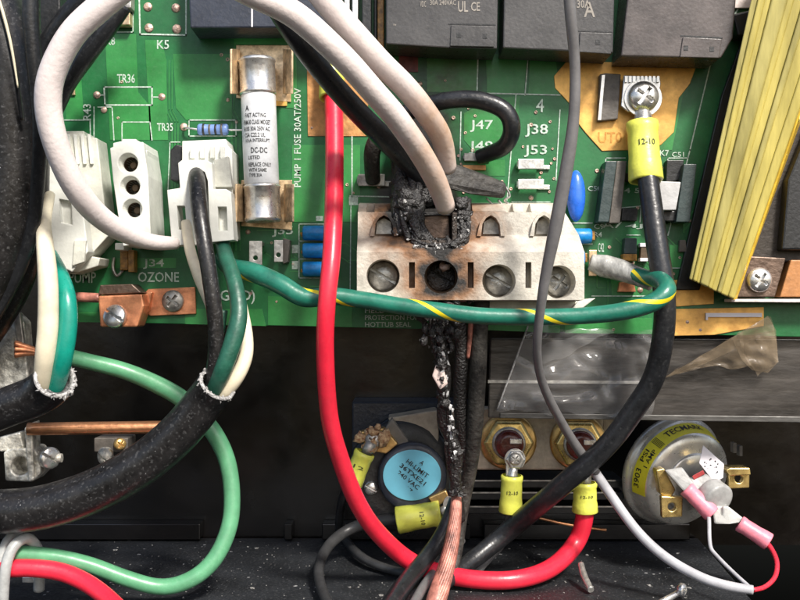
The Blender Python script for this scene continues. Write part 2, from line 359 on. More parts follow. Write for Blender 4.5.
# ------------------------------------------------------------------ shared screw meshes (real recesses)
def screw_mesh(r, mat_, cross=True, dome=.5):
    mb = MB(); prof = [(r*.98, -r*.4), (r, 0), (r*.99, r*.12)]
    for i in range(1, 8):
        a = i/8*math.pi/2; prof.append((r*math.cos(a)*.98+.02*r, r*.12+r*dome*math.sin(a)))
    mb.lathe(prof, Vector((0, 0, 0)), seg=32)
    cuts = []
    def bar(w, l, d, ang):
        c = MB(); t = r*(.12+dome)
        q = [Vector((x*l/2, -(t+r*.3) if z else -(t-d), y*w/2))*U for z in (1, 0) for x, y in ((-1, -1), (1, -1), (1, 1), (-1, 1))]
        rot = Matrix.Rotation(R(ang), 3, 'Y'); q = [rot @ v for v in q]
        c.add(q, [(0, 1, 2, 3), (7, 6, 5, 4), (1, 0, 4, 5), (2, 1, 5, 6), (3, 2, 6, 7), (0, 3, 7, 4)]); return c
    if cross: cuts = [bar(r*.22, r*1.15, r*.42, 35), bar(r*.225, r*1.14, r*.415, 125)]
    else: cuts = [bar(r*.2, r*2.6, r*.35, 30)]
    me = mesh_of(mb, mat_, Vector((0, 0, 0)))
    me = carve(me, cuts, Vector((0, 0, 0)))
    return me
SCREW = {}
def screw(px, py, h, r, parent, mat_='steel', cross=True, rot=(0, 0, 0), dome=.5, label=None, name='screw'):
    key = (round(r*K(h)), mat_, cross, dome)
    if key not in SCREW: SCREW[key] = screw_mesh(r*K(h), M[mat_], cross, dome)
    return inst(name, SCREW[key], W(px, py, h), rot, parent, label)

# ------------------------------------------------------------------ the enclosure (setting)
mb = MB(); mb.hull([(-300, 545, -250), (-300, -300, -250), (1300, -300, -250), (1300, 545, -250)], [(-300, 545, -262), (-300, -300, -262), (1300, -300, -262), (1300, 545, -262)])
obj('enclosure_back_wall', mb, M['tub'], kind='structure', at=(400, 540, -250))
zf = W(0, 537, -250).z
def FP(x, y):      # point of the floor seen at pixel x, y
    k = zf/((300-y)*U); h = (1-k)*D; return W(x, y, h)
mb = MB(); o4 = [FP(-120, 538), FP(-260, 720), FP(830, 720), FP(752, 600), FP(698, 538)]
mb.add(o4+[v-Vector((0, 0, 6*U)) for v in o4], [(0, 1, 2, 3, 4), (9, 8, 7, 6, 5)]+[((i+1) % 5, i, 5+i, 5+(i+1) % 5) for i in range(5)])
obj('enclosure_floor', mb, M['floor'], kind='structure', bevel=1.5)
mb = MB()      # low ledge along the foot of the wall, with slots in it
for x0, x1 in ((-140, 200), (284, 292), (322, 470), (484, 690)): mb.box(x0, 524, x1, 540, -225, -249)
obj('enclosure_ledge', mb, M['tub'], kind='structure', bevel=1.2)

# dark reddish panel edge and blue-black module behind the sensor
mb = MB(); mb.box(352, 402, 470, 470, -190, -249)
obj('module_case', mb, M['navy'], label='dark blue-black module case behind the round sensor with the light blue label', cat='case', bevel=2)
mb = MB(); mb.tube([(362, 448, -186), (385, 425, -180), (410, 415, -178), (440, 416, -182)], 5)
obj('black_lead', mb, M['black'], label='short black lead curving over the module case above the round sensor', cat='wire')

# ------------------------------------------------------------------ circuit board
board = bpy.data.objects.new('circuit_board', None); COL.objects.link(board); board.location = BO; ORG['circuit_board'] = BO
props(board, 'green circuit board with black relays and a burnt cream terminal block', 'circuit board')
def part(name, mb, m, label=None, parent=board, **k): return obj(name, mb, M[m] if isinstance(m, str) else m, parent, label, **k)
mb = MB(); mb.prism([(42, -200), (42, 321), (1000, 341), (1000, -200)], 0, -7)
part('board_panel', mb, 'pcb', bevel=.6)
# broad copper areas under the mask
TR = [[(105, 34), (136, 34), (138, 92), (150, 106), (152, 140), (110, 140)], [(92, 34), (104, 34), (104, 47), (88, 47)],
      [(145, 40), (162, 40), (166, 60), (168, 140), (150, 140), (148, 96)], [(173, 54), (232, 54), (232, 120), (186, 120), (176, 108)],
      [(64, 60), (80, 60), (84, 120), (66, 120)], [(234, 34), (296, 34), (297, 108), (286, 108), (286, 96), (234, 96)],
      [(292, 145), (360, 145), (360, 222), (292, 222)],
      [(427, 54), (477, 54), (477, 92), (427, 92)], [(486, 54), (527, 54), (524, 93), (487, 93)], [(530, 60), (556, 62), (560, 94), (528, 94)],
      [(464, 113), (496, 98), (520, 96), (517, 130), (480, 158), (464, 140)], [(462, 160), (505, 160), (505, 176), (462, 176)],
      [(185, 309), (262, 309), (266, 326), (185, 324)], [(268, 296), (352, 300), (352, 327), (268, 325)],
      [(484, 314), (560, 316), (560, 333), (484, 330)], [(565, 318), (652, 318), (652, 334), (565, 333)],
      [(670, 245), (700, 245), (694, 268), (670, 268)], [(660, 60), (690, 60), (672, 150), (660, 150)],
      [(610, 262), (630, 262), (640, 296), (612, 296)], [(84, 258), (176, 258), (176, 268), (84, 268)], [(75, 312), (145, 312), (145, 323), (75, 322)]]
for t in TR:
    mb = MB(); mb.prism(t, .45, 0); part('copper_trace', mb, 'trace')
for x, w_ in ((212, 1.6), (216, 1.6), (224, 1.4)):
    mb = MB(); line(mb, [(x, 145), (x, 60)], w_, 0, .4) if False else line(mb, [(x+12, 140), (x+12, 250)], w_, 0, .4); part('copper_trace', mb, 'trace')
mb = MB(); rnd = random.Random(3)
for x0 in (166, 169, 172, 226, 230, 234): line(mb, [(x0, 60), (x0, 110), (x0+6, 122), (x0+6, 250)], .9, 0, .42)
for i in range(26):
    x = rnd.uniform(590, 700); y = rnd.uniform(165, 300); a = rnd.choice([(0, 1), (1, 0), (.7, .7), (.7, -.7)]); l_ = rnd.uniform(12, 40)
    line(mb, [(x, y), (x+a[0]*l_, y+a[1]*l_), (x+a[0]*l_+a[1]*9, y+a[1]*l_+abs(a[0])*9)], rnd.uniform(.8, 1.6), 0, .42)
for i in range(16):
    x = rnd.uniform(240, 350); y = rnd.uniform(230, 300); line(mb, [(x, y), (x+rnd.uniform(8, 26), y), (x+30, y+rnd.uniform(4, 14))], 1, 0, .42)
part('fine_traces', mb, 'trace', kind='stuff')
# exposed pads
mb = MB(); mb.prism([(566, 62), (698, 62), (690, 84), (679, 98), (674, 132), (661, 145), (632, 150), (602, 151), (592, 140), (585, 132), (574, 118), (570, 104), (555, 88), (554, 76)], 1.2, 0)
part('solder_pad', mb, 'gold', 'large orange-gold pad under the screw terminal', bevel=.5)
mb = MB(); mb.prism([(307, 66), (330, 66), (368, 68), (368, 136), (308, 136)], 1.0, 0); part('solder_pad', mb, 'copperpad', 'square brown copper pad under the red wire')
mb = MB(); mb.prism([(399, 48), (418, 48), (418, 72), (399, 72)], 1.0, 0); part('solder_pad', mb, mat('red_pad', (.20, .035, .03), .5, var=.4), 'dark red scorched pad below the relay')
mb = MB(); mb.prism([(672, 280), (714, 280), (714, 304), (672, 307)], 1.6, 0); part('solder_pad', mb, 'gold', bevel=.5)
mb = MB(); mb.prism([(672, 309), (764, 307), (764, 326), (714, 335), (672, 336)], 1.4, 0); part('solder_pad', mb, 'gold', bevel=.5)
mb = MB(); mb.prism([(64, 74), (73, 76), (75, 95), (62, 95)], 3, 0); part('solder_pad', mb, 'tin', bevel=.5)
mb = MB(); mb.prism([(480, 313), (600, 316), (600, 322), (480, 320)], 1.0, .5); part('solder_pad', mb, 'copperpad')
# silkscreen
def silk(pts, w=1.1, closed=False):
    mb = MB(); line(mb, pts+[pts[0]] if closed else pts, w, .46, .75); part('silkscreen_line', mb, 'silk')
silk([(104, 87), (152, 87), (152, 105), (105, 105)], 1.4, True); silk([(98, 95), (103, 95)], 1.2); silk([(153, 97), (160, 97)], 1)
silk([(139, -10), (140, 34), (186, 35), (186, -10)], 1.5); silk([(97, 32), (133, 32), (133, -10)], 1)
silk([(189, 120), (189, 136), (236, 136), (236, 120)], 1.1, True)
silk([(94, 107), (94, 150)], 1); silk([(98, 107), (112, 107), (114, 140)], 1); silk([(62, 120), (90, 120), (93, 240)], 1); silk([(97, 140), (100, 250)], .9)
silk([(122, 140), (122, 122), (150, 122), (152, 140)], 1); silk([(205, 33), (300, 33)], .9)
silk([(168, 190), (170, 142), (180, 142)], .9)
silk([(478, 54), (477, 93), (560, 95)], 1.3); silk([(528, 58), (525, 95)], 1.1); silk([(516, 95), (513, 130), (507, 200)], 1); silk([(461, 112), (460, 160)], 1)
silk([(352, 125), (352, 196)], 1.3); silk([(350, 196), (400, 197)], 1.2); silk([(351, 200), (350, 300)], .9)
silk([(711, 62), (690, 150), (668, 235)], 1.2); silk([(601, 222), (598, 215), (606, 158), (625, 158)], 1); silk([(666, 178), (668, 158), (688, 158)], 1)
silk([(299, 224), (326, 224), (326, 278), (299, 278)], 1, True); silk([(299, 241), (326, 241)], 1); silk([(299, 259), (326, 259)], 1)
silk([(568, 223), (592, 223)], 1.2); silk([(568, 244), (592, 244)], 1.2); silk([(592, 296), (672, 296)], 1); silk([(670, 268), (694, 268)], 1)
silk([(512, 202), (550, 202)], .9); silk([(620, 208), (641, 206), (640, 222)], .8); silk([(627, 235), (640, 235)], .8)
silk([(560, 110), (556, 180)], 1); silk([(735, 14), (741, 4), (750, 6)], 1.6)
for s_, x0, y0, x1, y1 in (('TR36', 117, 74, 135, 83), ('TR35', 157, 123, 173, 131), ('K5', 157, 40, 169, 49), ('K8', 106, 37, 115, 45), ('J35', 272, 226, 293, 237),
                           ('J47', 470, 120, 493, 132), ('J48', 469, 141, 493, 154), ('J38', 525, 124, 548, 137), ('J53', 524, 145, 547, 157), ('4', 536, 99, 544, 112),
                           ('J34', 143, 259, 164, 269), ('OZONE', 138, 272, 179, 282), ('J37', 88, 259, 108, 270), ('PUMP', 69, 272, 96, 283),
                           ('(GND)', 216, 290, 255, 304), ('C50', 588, 186, 601, 191), ('C9', 594, 224, 604, 229), ('C51', 672, 152, 684, 157), ('K7', 660, 150, 669, 156),
                           ('R4', 594, 232, 602, 237), ('C42', 598, 243, 604, 252), ('4 5', 624, 188, 640, 193), ('A7', 602, 222, 622, 228), ('4J', 625, 224, 643, 229)):
    text(s_, x0, y0, x1, y1, .8, M['silk'], board)
text('PUMP 1 FUSE 30AT/250V', 294, 88, 301, 187, .8, M['silk'], board, rot=90)
text('R43', 83, 104, 91, 120, .8, M['silk'], board, rot=90)
for i, s_ in enumerate(('FIELD', 'PROTECTION FOR', 'HOTTUB SEAL')): text(s_, 365, 308+i*7, 365+(20, 54, 46)[i], 313+i*7, .8, M['silk'], board)
text('UT0', 598, 132, 622, 143, 1.5, mat('stamped_gold', (.55, .26, .05), .5, metal=.3), board)
mb = MB(); mb.box(349, 197, 358, 205, .8, .46); part('silkscreen_patch', mb, 'silk'); mb = MB(); mb.box(316, 216, 323, 221, .8, .46); part('silkscreen_patch', mb, 'silk')
for y in (249, 265): mb = MB(); mb.box(292, y-4, 298, y+4, .8, .46); part('silkscreen_patch', mb, 'silk')
# vias and solder joints
for x, y, r in ((148, 7, 3.6), (176, 8, 3.6), (149, 28, 3.6), (177, 29, 3.8), (97, 95, 3), (162, 97, 3), (104, 110, 2.6), (184, 127, 3.2), (248, 232, 2), (420, 84, 2), (262, 152, 2),
                (312, 128, 1.4), (640, 290, 2.4), (672, 288, 2.4), (705, 206, 1.6), (700, 330, 2), (687, 322, 2.2), (531, 198, 2), (686, 246, 2.5), (228, 100, 1.6), (232, 232, 1.8)):
    mb = MB(); mb.lathe([(r*1.25, 0), (r*1.25, .6), (r*.9, 1.3), (r*.4, 1.9), (.3, 2)], W(x, y, 0), seg=14); part('solder_joint', mb, 'solder')

mb = MB(); rnd = random.Random(11)
for i in range(90):
    x, y = rnd.choice([(rnd.uniform(64, 300), rnd.uniform(36, 320)), (rnd.uniform(460, 560), rnd.uniform(100, 205)), (rnd.uniform(580, 700), rnd.uniform(165, 330)), (rnd.uniform(345, 480), rnd.uniform(58, 200))])
    r_ = rnd.uniform(.9, 1.6); mb.lathe([(r_*1.3, .2), (r_*1.3, .85), (r_*.6, .9), (r_*.5, .3)], W(x, y, 0), seg=10)
part('small_vias', mb, 'solder', kind='stuff')
# relays
def relay(outline, notch, dots, m, h, label):
    mb = MB(); mb.prism(outline, h, 1)
    r = part('relay', mb, m, label, bevel=1.3)
    nb = MB(); nb.prism(notch, h+1.6, h-6); o = obj('relay_foot', nb, M[m], r, bevel=.6)
    for x, y in dots:
        c = MB(); c.box(x-2.2, y-2.4, x+2.2, y+2.4, h+2.0, h+1.4); obj('moulded_dot', c, M['dark'], r)
    e = MB(); line(e, [(notch[0][0]-2, notch[0][1]-1.2), (notch[1][0], notch[1][1]-1.2)], 1.4, h-.5, h+.4); obj('seam', e, M['dark'], r)
    return r
r1 = relay([(386, -60), (499, -60), (497, 49), (450, 48), (386, 44)], [(451, 25), (495, 26), (494, 47), (450, 46)], [(459, 35), (485, 36)], 'relay', 46, 'black relay left of the grey wire with two rows of faint printing')
r2 = relay([(505, -60), (616, -60), (613, 53), (503, 48)], [(580, 32), (612, 33), (611, 54), (579, 52)], [(598, 42)], 'relay', 46, 'black relay that the grey wire runs across')
r3 = relay([(634, -60), (741, -60), (733, 38), (721, 58), (621, 56)], [(683, 37), (722, 39), (719, 58), (680, 57)], [(686, 48), (712, 49)], 'relaytop', 46, 'brownish black relay nearest the yellow coil')
def rtext(s_, x0, y0, x1, y1, r): text(s_, x0, y0, x1, y1, 46.4, M['relayprint'], r)
rtext('VDC', 420, 1, 426, 7, r1); rtext('30A 240VAC', 430, 0, 456, 5, r1); rtext('UL', 458, 1, 468, 12, r1); rtext('CE', 471, 2, 480, 11, r1)
rtext('A', 584, 2, 595, 17, r2); rtext('30A', 577, 0, 590, 8, r2)
for x in (452,): rtext('T9', 393, 24, 396, 26, r1)
mb = MB(); mb.prism([(187, -60), (330, -60), (330, 27), (190, 28)], 42, 1); r4 = part('relay', mb, 'navy', 'long blue-black relay at top left above the fuse', bevel=1.5)
mb = MB(); line(mb, [(252, 8), (252, 26)], 1.6, 41.9, 42.4); obj('moulding_mark', mb, M['whitelabel'], r4)
mb = MB(); mb.box(205, 27, 300, 33, 8, 1); part('relay_base', mb, 'dark', bevel=.5)
mb = MB(); mb.box(0, -60, 60, 42, 30, 1); part('black_component', mb, 'dark', bevel=1.5)
mb = MB(); mb.prism([(108, 12), (130, 12), (130, 25), (112, 25)], 12, 1); part('component_lead', mb, 'tin', bevel=1)
mb = MB(); mb.prism([(112, -20), (131, -20), (131, 8), (112, 8)], 16, 1); part('component_lead', mb, 'dullsteel', bevel=1)
mb = MB()
for i, x in enumerate((344, 352)): mb.box(x, -30, x+6, 20+6*i, 16+5*i, 1)
part('component_lead', mb, 'steel', bevel=.8)
mb = MB(); mb.box(362, -40, 371, 46, 22, 1); mb.box(374, -40, 377, 48, 12, 1); part('component_lead', mb, 'dark', bevel=.8)
mb = MB(); mb.box(377.5, -40, 384, 48, 17, 1); part('component_lead', mb, 'amber', bevel=.8)
mb = MB(); mb.box(724, -20, 768, 8, 4, 1); part('component_base', mb, 'pinkwhite', bevel=.6)
mb = MB(); mb.prism([(733, 14), (760, 8), (752, 36), (738, 36)], 22, 1); part('black_component', mb, 'dark', bevel=2)
mb = MB(); mb.prism([(722, 95), (742, 40), (756, 40), (700, 290), (676, 290)], 6, 1); part('coil_base', mb, 'dark', 'long dark base strip alongside the yellow coil', bevel=1)

# resistor
mb = MB(); mb.lathe([(4.4, -15), (5.6, -13.5), (5.8, -10), (5.0, -7), (5.0, 7), (5.8, 10), (5.6, 13.5), (4.4, 15)], W(213, 129.5, 9), ax=(1, 0, 0), seg=20)
res = part('resistor', mb, 'blueres', 'pale blue resistor lying flat left of the fuse')
for dx, cc in ((-9, 'ink'), (-3, 'chipbrown'), (3, 'ink'), (9, 'chipbrown')):
    mb = MB(); rr_ = 5.25 if abs(dx) < 5 else 6.0
    mb.lathe([(rr_, dx-1), (rr_, dx+1)], W(213, 129.5, 9), ax=(1, 0, 0), seg=20); obj('colour_band', mb, M[cc], res)
mb = MB(); mb.tube([(184, 128, 0), (186, 128, 8), (198, 129.5, 9)], 1.1, seg=8); mb.tube([(228, 130, 9), (246, 130, 9)], 1.1, seg=8); obj('lead', mb, M['steel'], res)

# fuse clips and fuse
def clip(y0, y1, x0, x1):
    mb = MB(); mb.prism([(x0, y0-4), (x1+4, y0-4), (x1+4, y1+8), (x0, y1+4)], 2.2, .6); c = part('fuse_clip', mb, 'tin', bevel=.5)
    for s_, xa in ((-1, x0+2), (1, x1-2)):
        for (ya, yb) in ((y0, y1),):
            mb = MB(); pr = []
            # sprung side plate, flared at its lip
            for t, (dx, h) in enumerate(((0, 2), (2, 14), (0, 26), (-4, 36), (-6, 42))):
                pr.append((xa-s_*dx, h))
            top = [(x, ya, h) for x, h in pr]; bot = [(x, yb, h) for x, h in pr]
            th = 2.2
            vs = [W(*p) for p in top]+[W(*p) for p in bot]; n = len(pr)
            off = Vector((s_*th*U, 0, 0)); vs += [v+off for v in vs]
            fs = []
            for i in range(n-1):
                fs += [(i, i+1, n+i+1, n+i), (2*n+i, 3*n+i, 3*n+i+1, 2*n+i+1)]
                fs += [(i, 2*n+i, 2*n+i+1, i+1), (n+i, n+i+1, 3*n+i+1, 3*n+i)]
            fs += [(0, n, 3*n, 2*n), (n-1, 3*n-1, 4*n-1, 2*n-1)]
            mb.add(vs, fs, False)
            obj('spring_leaf', mb, M['tin'], c, bevel=.6)
    return c
clip(49, 94, 236, 287); clip(184, 222, 241, 288)
mb = MB(); mb.box(276, 97, 287, 106, 2, .6); part('clip_tab', mb, 'gold', bevel=.4)
fu = thing('cartridge_fuse', 'white cylindrical cartridge fuse with metal end caps held in two clips', 'fuse', (260, 184, 24))
C0 = W(260, 140, 24); ax = (W(262, 190, 24)-W(258, 90, 24)).normalized()*-1
mb = MB(); mb.lathe([(16.4, -44), (17, -43), (17, 43), (16.4, 44)], C0, ax=ax, seg=40); body = obj('fuse_body', mb, M['fuse'], fu)
for a, b, nm in ((43, 80, 1), (-80, -43, -1)):
    mb = MB(); mb.lathe([(16, a), (18, a+1.5), (18, a+4), (17.4, a+5), (17.4, b-5), (18.1, b-4), (18.1, b-2), (15, b)], C0, ax=ax, seg=40); obj('end_cap', mb, M['steel'], fu)
def fz(u, v, y0, y1, a0=-52, a1=48):
    a = R(a0+(a1-a0)*u); X = Vector((1, 0, 0)); return C0+ax*(y0+(y1-y0)*v)*U+(X*math.sin(a)+Vector((0, -1, 0))*math.cos(a))*17.3*U
lt = [('A', 26, 31, -40, -25), ('FAST ACTING', 19.5, 23.5, -42, 30), ('FNM-30 CLASS MIDGET', 12.5, 17, -50, 45), ('BUSS 30A 250V AC', 6.5, 10.5, -50, 42), ('CSA C22.2 UL', .5, 4.5, -48, 25), ('10 kA INTERRUPT', -4.5, -1, -44, 40),
      ('DC-DC', -15, -9.5, -24, 30), ('LISTED', -21, -17.5, -35, 5), ('REPLACE ONLY', -28, -24, -35, 42), ('WITH SAME', -33, -29.5, -35, 25), ('TYPE 30A', -38, -34.5, -35, 10)]
for s_, y0, y1, a0, a1 in lt: text_map(s_, lambda u, v: fz(u, v, y0, y1, a0, a1), M['ink'], body)
# ---- connector housings
mb = MB(); mb.prism([(66, 131), (84, 131), (85, 136), (97, 138), (108, 236), (90, 256), (100, 258), (98, 266), (72, 274), (50, 272), (44, 150)], 34, 1)
c37 = part('connector_header', mb, 'nylondirty', 'wide white connector housing partly behind the white wire', bevel=1)
mb = MB(); mb.prism([(46, 158), (72, 166), (82, 200), (88, 252), (72, 272), (50, 262)], 52, 30)
s = MB(); s.prism([(56, 198), (68, 200), (69, 224), (58, 222)], 60, 46)
obj('plug_body', mb, M['nylon'], c37, bevel=1, cut=[s])
mb = MB(); mb.prism([(80, 206), (85, 200), (90, 240), (88, 250)], 40, 30); obj('latch', mb, M['nylon'], c37, bevel=.6)
mb = MB()
for k in range(4): mb.prism([(66+k*7, 134), (69+k*7, 134), (72+k*7, 164), (69+k*7, 164)], 37, 33)
obj('housing_rib', mb, M['nylon'], c37, bevel=.5)
mb = MB(); mb.prism([(74, 240), (86, 240), (84, 262), (72, 266)], 55, 50); obj('latch_step', mb, M['nylondirty'], c37, bevel=.8)
# J34: three sockets
mb = MB(); mb.prism([(110, 148), (113, 147), (113, 143), (122, 141), (122, 139), (136, 139), (137, 142), (143, 142), (144, 148), (148, 176), (151, 243), (123, 246), (118, 215), (113, 180)], 58, 1)
cuts = []
for x, y in ((128, 163), (130, 186), (132, 209)):
    c = MB(); c.lathe([(7, -40), (7.2, -9), (9.6, .3), (9.6, 6)], W(x, y, 58), seg=24); cuts.append(c)
c34 = part('connector_header', mb, 'nylon', 'white three-socket connector left of the black wire plug', bevel=.8, cut=cuts)
for x, y in ((128, 163), (130, 186), (132, 209)):
    mb = MB(); mb.lathe([(7.1, -39), (7.1, -12)], W(x, y, 58), seg=20, close=False); mb.lathe([(3.6, -39), (3.6, -16), (2.5, -15)], W(x+1, y, 58), seg=14)
    obj('socket', mb, M['hole'], c34)
mb = MB(); mb.box(115, 243, 124, 250, 30, 1); mb.box(140, 150, 147, 240, 50, 4); obj('side_rib', mb, M['nylon'], c34, bevel=.6)
# J35 header + plug
mb = MB(); mb.prism([(182, 141), (226, 139), (228, 146), (232, 150), (234, 238), (190, 240), (182, 160)], 40, 1)
c35 = part('connector_header', mb, 'nylon', 'white header behind the black wire plug', bevel=.8)
mb = MB(); mb.prism([(170, 150), (176, 144), (184, 146), (188, 156), (182, 172), (178, 182), (170, 180)], 34, 1); obj('black_latch', mb, M['dark'], c35, bevel=1.5)
for pts in ([(63, 240), (68, 240), (68, 268), (60, 268)],): pass
mb = MB(); mb.box(120, 250, 128, 270, 10, 1); mb.box(128, 250, 134, 272, 14, 1); part('pin', mb, 'amber', bevel=.6)
mb = MB(); mb.tube([(114, 258, 3), (113, 268, 8), (117, 276, 8), (123, 270, 3)], 1.6, seg=8); part('wire_link', mb, 'dullsteel')

# ---- terminal block
xl, xr = 357, 584
def prof_at(x, pr): return [(x, y, h) for y, h in pr]
# profile defined in real px relative to board pixels: (y at board, h)
def WR(x, y, h): return Vector(((x-400)*U, -h*U, (300-y)*U))     # true (unprojected) grid position
def bl(x, y, h): k = K(h); return (400+(x-400)*k, 300+(y-300)*k)   # true grid coordinates of what is seen at x,y
mb = MB()
def extr(P, x0, x1, x0b=None, x1b=None):
    n = len(P); a = []; b = []
    for y, h in P:
        k = K(h); zz = (300-y)*k*U
        a.append(Vector(((x0-400)*K(66)*U, -h*U, zz))); b.append(Vector(((x1-400)*K(66)*U, -h*U, zz)))
    return a+b, [tuple(range(n)), tuple(reversed(range(n, 2*n)))]+[((i+1) % n, i, n+i, n+(i+1) % n) for i in range(n)]
v_, f_ = extr([(302, 2), (300, 68), (252, 68), (235, 50), (212, 47), (211, 40), (204, 30), (203, 2)], xl, xr)
for v in v_:                                    # right end is cut back above the front tier, left edge leans
    if v.x > 0:
        zpx = 300-v.z/U
        if zpx < 238: v.x -= 15*U
        elif zpx < 250: v.x -= 2*U
mb.add(v_, f_)
SX = (383, 441, 499, 559); SY = (276, 277, 281, 282)
cuts = []
for x, y in zip(SX, SY):
    c = MB(); c.lathe([(15.2, -34), (15.6, 4)], W(x, y, 68), seg=36); cuts.append(c)
for x in (412, 471, 529):
    c = MB(); c.box(x-3, 262, x+3, 288, 72, 50); cuts.append(c)
for x in (384, 491, 544):
    c = MB(); c.prism([(x-10, 236), (x-9, 224), (x-5, 217), (x, 214), (x+5, 217), (x+9, 224), (x+10, 236)], 56, 36); cuts.append(c)
c = MB(); c.prism([(421, 238), (421, 214), (452, 214), (452, 238)], 60, 34); cuts.append(c)
for x in (370, 404, 470, 512, 530):
    c = MB(); c.box(x-4, 198, x+4, 211, 60, 24); cuts.append(c)
tb = part('terminal_block', mb, 'block', 'cream four-screw terminal block, burnt black around its second position', bevel=.9, cut=cuts)
for i, (x, y) in enumerate(zip(SX, SY)):
    screw(x, y, 38, 14.6, tb, 'blockscrew' if i != 1 else 'char', cross=i == 3, dome=.3)
for x in (384, 491, 544):      # raised arch ribs round the wire entries
    mb = MB(); P_ = [(x-14, 236), (x-11, 222), (x-6, 214.5), (x, 211), (x+6, 214.5), (x+11, 222), (x+14, 236)]
    Q_ = [(x-10, 236), (x-8.6, 224), (x-5, 218), (x, 215), (x+5, 218), (x+8.6, 224), (x+10, 236)]
    for i in range(6): mb.prism([P_[i], P_[i+1], Q_[i+1], Q_[i]], 55, 38)
    obj('entry_arch', mb, M['block'], tb)
    mb = MB(); mb.prism([(x-8, 234), (x-7, 222), (x, 218), (x+7, 222), (x+8, 234)], 39.5, 36.5); obj('clamp', mb, M['dullsteel'], tb)
mb = MB(); mb.box(420, 240, 453, 246, 62, 40); mb.box(452, 212, 457, 244, 60, 40); obj('melted_frame', mb, M['charbrown'], tb, bevel=1.5)
mb = MB(); mb.prism([(424, 216), (449, 214), (450, 238), (423, 239)], 44, 36); obj('clamp', mb, M['bracket'], tb, 'scorched metal clamp', bevel=1)
mb = MB(); mb.prism([(580, 300), (596, 298), (578, 312), (566, 313)], 30, 2); mb.box(478, 301, 580, 309, 24, 2); obj('foot_rail', mb, M['nylondirty'], tb, bevel=1)
# char crust
def crust(mb, cx, cy, rx, ry, h0, h1, n, r0, r1, hole=0.0, soft=True):
    for _ in range(n):
        a = random.uniform(0, 6.283); q = math.sqrt(random.uniform(hole, 1))
        x = cx+rx*q*math.cos(a); y = cy+ry*q*math.sin(a); big = random.random() < .55
        mb.ball(W(x, y, random.uniform(h0, h1)), random.uniform(r0, r1)*(1.25 if big else .7), jit=.55 if big else .9, sub=2, sc=(random.uniform(.7, 1.5), random.uniform(.5, .9), random.uniform(.8, 1.7)), smooth=big and soft)
def drip(mb, pts, r0, r1):      # molten insulation that ran and froze
    mb.tube([(x+random.uniform(-2, 2), y+random.uniform(-2, 2), h+random.uniform(-2, 2)) for x, y, h in pts], [random.uniform(r0, r1) for _ in pts], seg=10, sub=5, wob=4)
mb = MB(); crust(mb, 412, 216, 10, 26, 46, 56, 46, 2.5, 6); crust(mb, 461, 224, 6, 22, 47, 58, 30, 2.2, 4.8); crust(mb, 437, 246, 25, 5, 56, 62, 34, 1.8, 4)
crust(mb, 422, 186, 26, 16, 20, 44, 60, 3, 7); crust(mb, 399, 232, 8, 12, 48, 54, 12, 1, 2.4)
crust(mb, 446, 268, 11, 4, 44, 50, 7, 1.2, 2.6); crust(mb, 440, 301, 32, 2.5, 50, 66, 22, .9, 2.2)
for k in range(9): drip(mb, [(404+k*2, 186+k*2, 40), (403+k*2.2, 205, 52), (407+k*2, 225, 56), (412+k*2.6, 240, 57)], 1.8, 4.2)
for k in range(6): drip(mb, [(456+k*2, 200, 48), (458+k*2, 218, 56), (460+k*1.4, 236, 58), (452-k, 248, 62)], 1.6, 3.6)
for k in range(5): drip(mb, [(412, 238+k*2, 58), (430, 244+k*2, 62), (448, 243+k*2, 62), (463, 238+k*2, 60)], 1.4, 3)
for k in range(5): drip(mb, [(392+k*5, 150+k*6, 26), (396+k*5, 172, 34), (402+k*4, 196, 44)], 3, 6)
obj('char_crust', mb, M['char'], tb, 'lumpy black char around the burnt second position', kind='stuff')
mb = MB(); crust(mb, 410, 222, 15, 28, 56, 63, 18, .5, 1.3, soft=False); crust(mb, 462, 226, 9, 24, 56, 64, 16, .5, 1.2, soft=False); crust(mb, 437, 249, 26, 6, 62, 67, 26, .5, 1.3, soft=False)
obj('ash_flakes', mb, mat('pale_ash', (.55, .54, .52), .7, var=.4, vs=.5), tb, kind='stuff')
mb = MB(); mb.ball(W(444, 267, 52), 4.6, .6, 2, (1.2, .7, .9)); obj('melted_lump', mb, mat('pinkish_melt', (.62, .42, .36), .4), tb, 'pinkish melted lump on the burnt screw')

# ---- spade tabs, small parts
def tab(x0, y0, x1, y1, h, m='steel', lbl=None, tilt=0):
    mb = MB(); mb.box(x0, y0, x1, y1, h, h-2.4); mb.box(x0-1, y0+2, x0+4, y1-2, h-2.4, .5); mb.box(x1-6, (y0+y1)/2+1, x1+6, y1+.5, 3, .8)
    return part('spade_tab', mb, m, lbl, bevel=.6)
tab(518, 159, 544, 169, 13); tab(518, 179, 544, 189, 13); tab(464, 153, 484, 161, 8, 'dullsteel')
mb = MB(); mb.box(463, 165, 486, 170, 5, .6); part('spade_base', mb, 'copperpad', bevel=.5)
tab(358, 174, 385, 186, 10, 'dullsteel')
for x0, y0, x1, y1 in ((249, 241, 262, 265), (274, 240, 283, 262)):
    c = MB(); c.lathe([(2.2, -10), (2.2, 8)], W((x0+x1)/2, y1-7, 26), seg=14)
    mb = MB(); mb.box(x0, y0, x1, y1, 27, 24); part('spade_tab', mb, 'dullsteel', bevel=.5, cut=[c])
    mb = MB(); mb.box(x0+1, y0, x1-1, y0+4, 24, .6); part('spade_base', mb, 'dullsteel', bevel=.5)
mb = MB(); mb.prism([(283, 238), (290, 240), (288, 262), (283, 264)], 16, .6); part('spade_base', mb, 'chipbrown', bevel=.6)
